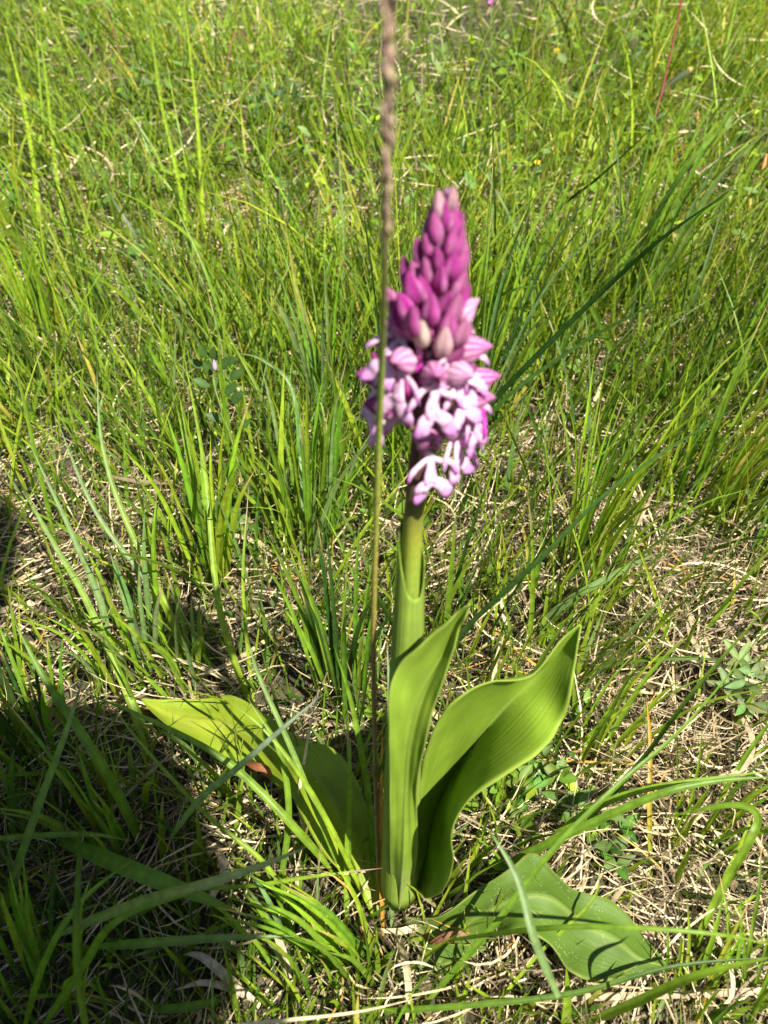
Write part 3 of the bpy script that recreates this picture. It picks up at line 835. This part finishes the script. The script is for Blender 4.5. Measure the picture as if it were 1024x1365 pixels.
# the bud cone
ztop, zlow = 0.398, 0.343
NB = 66
for i in range(NB):
    t = i / (NB - 1)
    z = ztop - (ztop - zlow) * t ** .92
    a = i * 2.39996 + .6
    ax = axis_at(z - .004)
    R = .0018 + .0076 * t ** .9
    d = Vector((math.sin(a), -math.cos(a), 0))
    tilt = .12 + .75 * t
    L = .0086 + .0042 * min(1, t * 1.6) + random.uniform(-.001, .001)
    W = .0017 + .0011 * min(1, t * 1.8) + random.uniform(0, .0003)
    pos = Vector((ax.x, ax.y, z - .007)) + d * R * .75
    pale = .45 if i < 3 else random.uniform(0, .12)
    bud(pos, d * math.sin(tilt) + Vector((random.uniform(-.12, .12), random.uniform(-.12, .12), math.cos(tilt))), L * 1.12 * random.uniform(.85, 1.12), W * random.uniform(.82, 1.08), 100 + i, pale)
    if i > 8 and i % 2 == 0:
        me = tube_mesh('bract', [Vector((ax.x, ax.y, z - .012)), pos + Vector((0, 0, -.002)) + d * .0008, pos + d * .002 + Vector((0, 0, .004))], [.0012, .0011, .0002], [(0, (.20, .18, .06)), (1, (.38, .2, .26))], 6, 8, None, .4)
        add('bract', me, M_stem)

# open flowers: ovary, hood of three sepals, four-lobed lip
def strip(V, F, K, pts, widths, cols, thick=.0005, n=10, sides=8, nrm=Vector((1, 0, 0))):
    P = spline(pts, n)
    b0 = len(V)
    for i, p in enumerate(P):
        t = i / (n - 1)
        T = (P[min(i + 1, n - 1)] - P[max(i - 1, 0)]).normalized()
        s = T.cross(nrm).normalized(); q = s.cross(T).normalized()
        x = t * (len(widths) - 1); k = min(int(x), len(widths) - 2)
        wd = widths[k] * (1 - x + k) + widths[k + 1] * (x - k)
        for j in range(sides):
            a = 2 * math.pi * j / sides
            V.append(p + s * math.cos(a) * wd / 2 + q * (math.sin(a) * thick - wd * .05 * math.cos(a) ** 2 + wd * .04 * math.sin(t * 17 + a)))
            K.append(ramp(cols, t))
        if i:
            b = b0 + (i - 1) * sides
            F += [(b + j, b + (j + 1) % sides, b + sides + (j + 1) % sides, b + sides + j) for j in range(sides)]
    e = b0 + (n - 1) * sides
    F.append(tuple(e + j for j in range(sides)))
    F.append(tuple(b0 + j for j in range(sides))[::-1])

def lip_mesh(seed, vivid=0.0, scale=1.0):
    r = random.Random(seed)
    W_ = lerp((.80, .57, .72), VIV, vivid); TP = lerp((.46, .14, .46), VIV, vivid); NK = lerp((.72, .60, .66), VIV, vivid * .7)
    V, F, K = [], [], []
    j = lambda s=.0011: r.uniform(-s, s)
    # X outward, Y side, Z up ; hangs down
    strip(V, F, K, [Vector((0, 0, .0005)), Vector((.0012, 0, -.003)), Vector((.0020, j(), -.0075)), Vector((.0012, j(), -.0105))], [.0020, .0024, .0042, .0054], [(0, NK), (.5, W_), (1, W_)], .0003, 14)
    for sgn in (-1, 1):
        strip(V, F, K, [Vector((.0008, sgn * .0004, -.0012)), Vector((.0018, sgn * .0032, -.0020 + j())), Vector((.0024, sgn * .0062, -.0045 + j(.001))), Vector((.0020, sgn * .0078, -.0078 + j(.001)))],
              [.0014, .0018, .0019, .0009], [(0, NK), (.6, W_), (1, TP)], .00028, 10)
        strip(V, F, K, [Vector((.0014, sgn * .0008, -.0090)), Vector((.0013, sgn * .0026 + j(), -.0112)), Vector((.0008 + j(), sgn * .0042 + j(), -.0136)), Vector((.0002, sgn * .0050 + j(), -.0158))],
              [.0034, .0044, .0046, .0018], [(0, W_), (.5, lerp(W_, TP, .2)), (1, TP)], .0003, 10)
    # rows of tiny raised purple hairs along the middle
    for q in range(7):
        c = Vector((.0026, r.uniform(-.0012, .0012), -.003 - q * .0010))
        b = len(V)
        s = .00026
        V += [c + Vector((s, 0, 0)), c + Vector((-s, s, s)), c + Vector((-s, -s, s)), c + Vector((-s, 0, -s))]
        K += [(.5, .05, .4)] * 4
        F += [(b, b + 1, b + 2), (b, b + 2, b + 3), (b, b + 3, b + 1), (b + 1, b + 3, b + 2)]
    V = [v * scale for v in V]
    return mesh('lip', V, F, K)

def hood_mesh(seed, pale, dark=0.0):
    """helmet: nose along +Z (tip), open underneath (towards -Y)"""
    r = random.Random(seed)
    V, F, K = [], [], []
    L, R = .0112, .0037
    rings, seg = 16, 44
    for i in range(rings + 1):
        t = i / rings
        rr = R * max(.03, math.sin(math.pi * min(1, (t * .92 + .05)) ** .85)) ** .75
        for j in range(seg + 1):
            f = j / seg
            a = -2.25 + 4.5 * f            # wraps the top, leaves the underside open
            x = math.sin(a) * rr * 1.0; y = math.cos(a) * rr * 1.1
            gr = 1 - .10 * math.exp(-((abs(a) - .75) / .12) ** 2)
            z = t * L + .0012 * t * math.cos(a * 1.33)
            V.append(Vector((x * gr, y * gr, z)))
            vein = .5 + .5 * math.sin(a * (9 + (seed % 3)) + 2.2 * t * math.sin(a) + seed)
            c = lerp((.66, .44, .55), MAG, min(1, 1.1 * vein ** 2 * (.45 + t) + .85 * max(0, t - .45) + .04))
            c = lerp(c, (.62, .58, .45), .5 * max(0, .35 - t) / .35)
            c = lerp(c, (.80, .72, .76), pale); c = lerp(c, MAGD, dark)
            K.append(c)
        if i:
            m = seg + 1
            b = (i - 1) * m
            F += [(b + j, b + j + 1, b + m + j + 1, b + m + j) for j in range(seg)]
    me = mesh('hood', V, F, K)
    return me

UPV = Vector((0, 0, 1))
def flower(px, py, y, pale=.2, dark=0., vivid=0., nose=.75, ls=1.0, out=None, seed=0, lipout=.25):
    c = PY(px, py, y)
    ax = axis_at(min(max(c.z - .004, .27), .398))
    d = Vector((c.x - ax.x, c.y - ax.y, 0))
    d = d.normalized() if out is None else Vector((math.sin(math.radians(out)), -math.cos(math.radians(out)), 0))
    side = UPV.cross(d)
    back = c - d * .006 - UPV * .002
    r = random.Random(seed * 7 + 3)
    # ovary from the stem to the back of the flower
    s0 = axis_at(max(.262, back.z - .013)) + d * .0015
    me = tube_mesh('flower', [s0, s0.lerp(back, .5) + UPV * .002 + d * .001, back + UPV * .001, back + d * .002], [.0009, .0012, .0014, .0009], [(0, (.16, .12, .05)), (.5, (.24, .14, .12)), (1, (.45, .25, .35))], 8, 12)
    f = add('flower', me, M_stem)
    hd = (d * math.cos(nose) + UPV * math.sin(nose)).normalized()
    h = link('hood', hood_mesh(seed, pale, dark), M_petal)
    h.parent = f
    z = hd; x = side * 1.0; yv = z.cross(x)
    if yv.z < 0: x = -x; yv = z.cross(x)
    m = Matrix((x, yv, z)).transposed().to_4x4(); m.translation = back
    h.matrix_basis = m
    sd = h.modifiers.new('thickness', 'SOLIDIFY'); sd.thickness = .0003
    lp = link('lip', lip_mesh(seed, vivid, ls), M_petal)
    lp.parent = f
    yaw = r.uniform(-.25, .25)
    do = (d * math.cos(yaw) + side * math.sin(yaw)).normalized()
    sdv = UPV.cross(do)
    up = (UPV * math.cos(lipout) - do * math.sin(lipout)).normalized()
    ov = sdv.cross(up).normalized()
    if ov.dot(do) < 0: ov = -ov
    sdv = up.cross(ov)
    m = Matrix((ov, sdv, up)).transposed().to_4x4(); m.translation = back + d * .0035 - UPV * .0005
    lp.matrix_basis = m
    # spur behind
    sp = tube_mesh('spur', [back, back - d * .001 - UPV * .003, back - d * .0005 - UPV * .006], [.0007, .0008, .0005], [(0, PALE), (1, PINK)], 6, 8)
    link('spur', sp, M_petal, f)
    # meshes below f are local to f, whose origin sits at the plant base offset
    for o in (h, lp):
        o.location = o.location
    return f

FL = [(533, 487, -.016, .15, .0, .0, .45), (580, 507, -.019, .1, .15, .0, .5), (615, 500, -.013, .3, .0, .0, .3), (575, 602, -.014, .1, .0, .0, .8),
      (612, 573, -.007, .3, .15, .0, .4), (500, 500, -.004, .0, .6, .0, .2), (506, 542, -.006, .0, .5, .0, .3), (527, 440, -.007, .1, .0, .0, .5),
      (631, 466, -.005, .1, .0, .0, .3), (627, 428, -.001, .3, .0, .0, .8), (641, 505, .000, .0, .1, .9, .2), (572, 478, -.015, .0, .0, 1., 1.0),
      (636, 533, -.007, .1, .1, .1, .3), (600, 470, -.012, .4, .0, .1, .8), (600, 455, .013, .2, .0, .0, .8), (545, 470, .014, .2, .0, .0, .6),
      (540, 520, .015, .2, .0, .0, .5), (600, 530, .014, .1, .0, .0, .5), (622, 555, .008, .2, .1, .1, .4), (516, 470, -.003, .2, .3, 0., .5)]
for i, q in enumerate(FL):
    px, py, yy, pale, dark, viv, nose = q
    flower(px, py, yy, pale, dark, viv, nose, ls=(.45 if i == 11 else .75 if i in (9, 13) else 1.05), seed=i, lipout=(.75 if i == 7 else .25 + .05 * (i % 3)))
# bigger half open buds just above the open flowers
for i, (px, py, yy, dx, pale) in enumerate([(563, 440, -.013, -.05, .75), (538, 405, -.010, -.45, .0), (533, 425, -.006, -.6, .0), (592, 452, -.015, .1, .55), (606, 408, -.012, .3, .15), (575, 410, -.014, 0, .05), (615, 440, -.010, .3, .2), (548, 380, -.008, -.35, .0), (597, 430, -.014, .2, .1), (552, 425, -.013, -.2, .05)]):
    p = PY(px, py, yy)
    bud(p - Vector((dx * .006, .0, .006)), Vector((dx, -.3, 1)),  .0125, .0028, 300 + i, pale)

# ------------------------------------------------------------------ dry seed stalk standing in front of the spike
culm_pts = [(506, 1205, .000), (501, 1050, .090), (498, 850, .205), (503, 650, .300), (509, 480, .362)]
P = [PZ(a, b, z) for a, b, z in culm_pts]
def PD(px, py, d):
    return CAM + ray(px, py) * d
P += [PD(513, 340, .215), PD(517, 170, .185), PD(518, -10, .165), PD(520, -160, .15)]
stalk = empty('seed_stalk', P[0], 'tall dry grass stalk with a brown seed head, blurred, standing before the spike', 'grass stalk')
link('culm', tube_mesh('culm', P, [.0011, .0011, .0011, .00105, .0010, .0008, .0005, .0006, .0004],
                       [(0, (.20, .24, .03)), (.07, (.24, .16, .07)), (.135, (.24, .16, .07)), (.14, (.10, .05, .03)), (.15, (.26, .2, .08)), (.22, (.28, .18, .07)), (.30, (.30, .26, .05)), (.40, (.26, .31, .05)), (.56, (.25, .33, .05)), (.66, (.30, .22, .12)), (1, (.35, .24, .17))], 8, 160, lambda t, a: .35 * math.exp(-((t - .145) / .004) ** 2) + .3 * math.exp(-((t - .37) / .004) ** 2) + .05 * math.sin(t * 70)), M_culm, stalk)
SPL = spline(P, 400)
r = random.Random(5)
V, F, K = [], [], []
for k in range(150):
    i = int(255 + 143 * k / 150)
    p = SPL[i]; T = (SPL[min(i + 1, 399)] - SPL[i - 1]).normalized()
    a = r.uniform(0, 6.28)
    s = T.cross(Vector((0, 1, .3))).normalized(); q = T.cross(s)
    o = (s * math.cos(a) + q * math.sin(a))
    ln = r.uniform(.7, 1.1)
    tip = p + T * .0048 * ln + o * .0011
    m = p + T * .0022 * ln + o * .0009 * ln
    w_ = s * math.cos(a + 1.57) * .0004 + q * math.sin(a + 1.57) * .0004
    b = len(V)
    V += [p, m + w_, m + o * .0006, m - w_, m - o * .0003, tip]
    c = r.choice([(.34, .20, .17), (.42, .30, .22), (.20, .11, .10), (.46, .36, .22), (.36, .22, .2)])
    if 338 < i < 358: c = (.07, .04, .04)
    K += [c] * 6
    F += [(b, b + 1, b + 2), (b, b + 2, b + 3), (b, b + 3, b + 4), (b, b + 4, b + 1), (b + 5, b + 2, b + 1), (b + 5, b + 3, b + 2), (b + 5, b + 4, b + 3), (b + 5, b + 1, b + 4)]
o = link('seed_head', mesh('seed_head', V, F, K), M_culm, stalk)

# ------------------------------------------------------------------ vetch plant left of centre
def oval_leaf(p, d, L, W, c, up=Vector((0, -.6, .8))):
    """mesh of one oval leaflet"""
    d = d.normalized(); s = d.cross(up).normalized(); n_ = s.cross(d)
    V, F, K = [], [], []
    N = 8
    for i in range(N + 1):
        t = i / N
        hw = W / 2 * max(.03, math.sin(math.pi * t ** .85)) ** .8
        q = p + d * L * t + n_ * (-.15 * L * t * t)
        V += [q - s * hw + n_ * hw * .3, q, q + s * hw + n_ * hw * .3]; K += [c, tuple(x * 1.25 for x in c), c]
        if i:
            b = (i - 1) * 3
            F += [(b, b + 1, b + 4, b + 3), (b + 1, b + 2, b + 5, b + 4)]
    return mesh('leaflet', V, F, K)

vp = [PZ(330, 700, .0), PZ(318, 620, .045), PZ(300, 560, .08), PZ(285, 510, .105), PZ(284, 470, .12)]
vetch = empty('vetch', vp[0], 'small vetch with oval leaflets and a pale lilac bud in the left meadow', 'vetch')
link('stem', tube_mesh('stem', vp, [.0009, .0008, .0007, .0006, .0004], [(0, (.24, .17, .06)), (.5, (.14, .2, .05)), (1, (.12, .2, .06))], 6, 24), M_stem, vetch)
for (px, py, z, dx, dz, L) in [(283, 500, .11, -.3, .8, .012), (295, 492, .112, .5, .8, .013), (306, 505, .105, .6, .5, .013), (300, 525, .10, .6, .6, .013), (280, 515, .10, -.5, .4, .013), (309, 537, .09, .5, .6, .014),
                               (270, 490, .10, -.6, .6, .011), (318, 570, .07, .6, .5, .012), (285, 480, .12, .1, 1, .011), (302, 485, .115, .8, .6, .010), (296, 560, .07, -.6, .4, .013), (274, 475, .115, -.3, 1, .011)]:
    link('leaflet', oval_leaf(PZ(px, py, z), Vector((dx, -.1, dz)), L, L * .55, (.045, .09, .018)), M_herb, vetch)
fl = ovoid_mesh('flower_bud', .010, .0018, [(0, (.3, .35, .15)), (.3, (.62, .45, .62)), (1, (.5, .3, .5))], 2)
o = link('flower_bud', fl, M_petal); o.parent = vetch; o.location = PZ(287, 495, .118) - vetch.location

# ------------------------------------------------------------------ red stalk with a bud in the upper right
rp = [PZ(848, 300, .0), PZ(856, 235, .04), PZ(872, 160, .085), PZ(884, 115, .11), PZ(905, 20, .16), PZ(912, -40, .19)]
red = empty('red_stalk', rp[0], 'thin reddish stalk with a drooping side bud near the top right', 'wildflower')
link('stem', tube_mesh('stem', rp, [.0012, .0014, .0014, .0014, .0012, .0010], [(0, (.16, .10, .06)), (.4, (.15, .04, .025)), (1, (.16, .04, .03))], 8, 30), M_stem, red)
bp_ = [PZ(879, 130, .10), PZ(890, 115, .108), PZ(905, 103, .112), PZ(918, 95, .114)]
link('side_branch', tube_mesh('side_branch', bp_, [.0016, .0018, .0042, .0036], [(0, (.06, .035, .02)), (.6, (.04, .055, .02)), (1, (.07, .08, .03))], 10, 16, lambda t, a: .2 * math.sin(a * 4)), M_stem, red)
o = link('bud', ovoid_mesh('bud', .009, .0034, [(0, (.2, .22, .06)), (.5, (.42, .32, .06)), (1, (.30, .18, .05))], 6, .2, .8), M_stem); o.parent = red
o.matrix_basis = Matrix.Translation(bp_[-1] - red.location - Vector((.003, 0, .001))) @ Matrix.Rotation(1.0, 4, 'Y')
for (px, py, z, dx, dz, L) in [(872, 165, .085, -.6, .9, .014), (874, 160, .085, .6, .6, .016), (868, 172, .08, -1, .3, .012), (878, 140, .095, -.8, .6, .007)]:
    link('leaflet', oval_leaf(PZ(px, py, z), Vector((dx, 0, dz)), L, L * .2, (.10, .16, .06)), M_herb, red)

# nodding seed heads and small flowers among the grass
def nodding(label, root, mid, top, over, head, col, hc, hs):
    p = [PZ(*root), PZ(*mid), PZ(*top), PZ(*over), PZ(*head)]
    e = empty('nodding_bud', p[0], label, 'wildflower')
    link('stem', tube_mesh('stem', p, [.0012, .0011, .001, .0009, .0008], [(0, (.16, .14, .06)), (.5, col), (1, col)], 6, 30), M_stem, e)
    o = link('bud', ovoid_mesh('bud', hs * 1.6, hs * .6, [(0, hc), (.5, hc), (1, (.2, .15, .05))], 5, .25, .8), M_stem); o.parent = e
    o.matrix_basis = Matrix.Translation(p[-1] - e.location) @ Matrix.Rotation(math.radians(150), 4, 'X')
RB = (.20, .08, .05)
nodding('brown hooked stem with a green nodding bud in the upper left', (290, 180, .0), (300, 110, .05), (308, 60, .085), (318, 42, .095), (334, 58, .085), RB, (.22, .26, .06), .009)
nodding('brown stalk with a bent neck near the top left', (168, 140, .0), (160, 80, .04), (148, 30, .07), (135, 5, .085), (118, 12, .08), RB, (.2, .2, .05), .008)
def small_flower(label, root, head, n, L, W, pc, cc, cat='flower', name='small_flower', mat=None, tiltv=Vector((0, -.5, .85)), cup=.5):
    p0, p1 = PZ(*root), PZ(*head)
    e = empty(name, p0, label, cat)
    link('stem', tube_mesh('stem', [p0, p0.lerp(p1, .5) + Vector((.003, 0, 0)), p1], [.0009, .0008, .0007], [(0, (.12, .18, .04)), (1, (.14, .2, .05))], 6, 10), M_stem, e)
    t = tiltv.normalized(); s = t.cross(Vector((1, 0, 0))).normalized(); q = t.cross(s)
    for k in range(n):
        a = 2 * math.pi * k / n
        o_ = s * math.cos(a) + q * math.sin(a)
        me = oval_leaf(p1, o_ * (1 - cup) + t * cup, L, W, pc, t)
        me.name = 'petal'
        link('petal', me, M_petal, e)
    m = ovoid_mesh('flower_centre', L * .5, L * .2, [(0, cc), (1, cc)], 5)
    o = link('flower_centre', m, M_petal); o.parent = e; o.location = p1 - e.location
small_flower('tiny pink flower head at the top edge right of the stalk', (652, 95, 0), (654, 8, .07), 9, .009, .005, (.60, .22, .48), (.5, .1, .35), cup=.75)
small_flower('small yellow flower among grass right of the red stalk top', (742, 130, 0), (742, 70, .05), 5, .006, .005, (.75, .55, .03), (.6, .4, .03))
small_flower('small yellow buttercup in the grass right of the spike top', (718, 330, 0), (716, 218, .07), 5, .0045, .004, (.75, .55, .03), (.6, .4, .03))
small_flower('pale lilac vetch flower in the upper left grass', (240, 130, 0), (266, 80, .04), 4, .008, .003, (.62, .50, .70), (.3, .15, .3), cup=.9)
small_flower('dark purple flower at the top edge on the left', (190, 70, 0), (193, 5, .05), 5, .008, .003, (.16, .06, .2), (.1, .04, .1), cup=.9)
small_flower('yellow green flower cluster left of the stalk near the top', (432, 110, 0), (434, 18, .06), 7, .006, .004, (.45, .50, .10), (.4, .4, .05))
small_flower('second yellow green cluster just left of the other one', (405, 120, 0), (410, 24, .06), 7, .005, .004, (.48, .48, .10), (.4, .4, .05))
def weed(label, px, py, n, h, L, c, seed, spread=.03, cat='weed', ratio=.5):
    r = random.Random(seed)
    b = PZ(px, py, 0)
    e = empty('weed', b, label, cat)
    for k in range(n):
        a = r.uniform(0, 6.28); rr = spread * r.uniform(.2, 1)
        t0 = b + Vector((math.cos(a) * rr, math.sin(a) * rr, h * r.uniform(.4, 1)))
        link('stem', tube_mesh('stem', [b, b.lerp(t0, .5) + Vector((0, 0, h * .15)), t0], [.0008, .0007, .0005], [(0, (.16, .14, .05)), (1, (.12, .2, .04))], 5, 8), M_stem, e)
        for q in range(3):
            d = Vector((math.cos(a + (q - 1) * 1.5), math.sin(a + (q - 1) * 1.5), r.uniform(.1, .9)))
            link('leaf', oval_leaf(t0, d, L * r.uniform(.7, 1.1), L * ratio, tuple(x * r.uniform(.8, 1.2) for x in c)), M_herb, e)
weed('blue green leafy weed in the grass left of the stalk near the top', 370, 175, 12, .05, .016, (.06, .12, .05), 1)
weed('dark leafy weed in the upper left grass', 215, 160, 12, .06, .014, (.05, .10, .025), 2, .04)
weed('leafy weed between the top buds and the red stalk', 690, 130, 12, .05, .014, (.09, .16, .02), 3, .04)
weed('bright leafy weed near the top right corner', 880, 70, 12, .05, .016, (.10, .19, .015), 4, .05)
weed('clump of small lobed leaves right of the tall right leaf', 720, 1095, 12, .02, .013, (.09, .17, .02), 5, .022)
weed('low green weed showing behind the tip of the lower right leaf', 800, 1130, 9, .018, .012, (.07, .14, .02), 6, .02)
weed('pale grey green weed at the right edge below the middle', 1000, 940, 10, .03, .016, (.13, .19, .06), 7, .025, ratio=.3)
weed('shaded leafy weed at the foot of the vetch', 300, 720, 10, .03, .015, (.05, .10, .015), 8, .025)

def ear(label, root, lo, hi, c, R=.0028):
    p = [PZ(*root), PZ(*lo), PZ(*hi)]
    e = empty('seed_ear', p[0], label, 'grass stalk', 'seed ears among the grass')
    link('stem', tube_mesh('stem', p, [.0007, .0006, .0005], [(0, (.2, .24, .06)), (1, (.35, .25, .1))], 6, 12), M_stem, e)
    link('ear', tube_mesh('ear', [p[1], p[1].lerp(p[2], .5), p[2]], [R * .5, R, R * .3], [(0, c), (1, c)], 12, 26, lambda t, a: .28 * math.sin(t * 60 + a * 3)), M_culm, e)
ear('orange brown seed ear touching the right edge', (1000, 330, 0), (1014, 240, .05), (1022, 205, .07), (.42, .18, .05))
ear('yellow seed ear lower left of the orange brown one', (990, 340, 0), (998, 285, .03), (1000, 255, .05), (.50, .36, .06), .0024)
ear('pale straw coloured seed ear near the top left of the stalk', (350, 120, 0), (345, 45, .05), (343, 5, .075), (.46, .36, .18), .0024)
ear('pale orange seed ear beside the red stalk', (920, 240, 0), (931, 175, .04), (930, 148, .055), (.45, .22, .09))

# ------------------------------------------------------------------ the person taking the picture, behind the camera; only the shadow is in view
bones = {'pelvis': ((.0, -.74, .34), .12), 'belly': ((.0, -.60, .50), .115), 'chest': ((.02, -.46, .68), .115), 'neck': ((.06, -.34, .87), .055), 'head': ((.085, -.27, .98), .075), 'crown': ((.085, -.27, 1.05), .06),
         'shl': ((-.16, -.33, .84), .06), 'ell': ((-.20, -.42, .62), .05), 'wrl': ((-.085, -.37, .53), .03), 'hal': ((-.05, -.335, .535), .035),
         'shr': ((.180, -.345, .80), .055), 'elr': ((.165, -.41, .65), .045), 'wrr': ((.065, -.37, .56), .028), 'har': ((.03, -.335, .545), .033),
         'hil': ((-.10, -.74, .32), .10), 'knl': ((-.16, -.52, .22), .075), 'anl': ((-.16, -.86, .09), .05), 'fol': ((-.16, -.98, .04), .04),
         'hir': ((.08, -.76, .32), .09), 'knr': ((.07, -.50, .18), .07), 'anr': ((.09, -.92, .09), .05), 'for': ((.09, -1.03, .04), .04)}
links = [('pelvis', 'belly'), ('belly', 'chest'), ('chest', 'neck'), ('neck', 'head'), ('head', 'crown'), ('chest', 'shl'), ('shl', 'ell'), ('ell', 'wrl'), ('wrl', 'hal'),
         ('chest', 'shr'), ('shr', 'elr'), ('elr', 'wrr'), ('wrr', 'har'), ('pelvis', 'hil'), ('hil', 'knl'), ('knl', 'anl'), ('anl', 'fol'), ('pelvis', 'hir'), ('hir', 'knr'), ('knr', 'anr'), ('anr', 'for')]
names = list(bones)
me = bpy.data.meshes.new('person')
me.from_pydata([bones[k][0] for k in names], [(names.index(a), names.index(b)) for a, b in links], [])
person = bpy.data.objects.new('person', me)
C.objects.link(person)
tag(person, 'kneeling person in dark clothes whose shadow darkens the lower left grass', 'person')
md = person.modifiers.new('skin', 'SKIN')
sk = me.skin_vertices[0].data
for i, k in enumerate(names):
    sk[i].radius = (bones[k][1], bones[k][1])
sk[0].use_root = True
person.modifiers.new('sub', 'SUBSURF').levels = 2
m, t, out = nodes('dark_clothes')
b = t.nodes.new('ShaderNodeBsdfPrincipled'); b.inputs['Base Color'].default_value = (.03, .035, .05, 1); b.inputs['Roughness'].default_value = .9
t.links.new(b.outputs[0], out.inputs['Surface'])
me.materials.append(m)
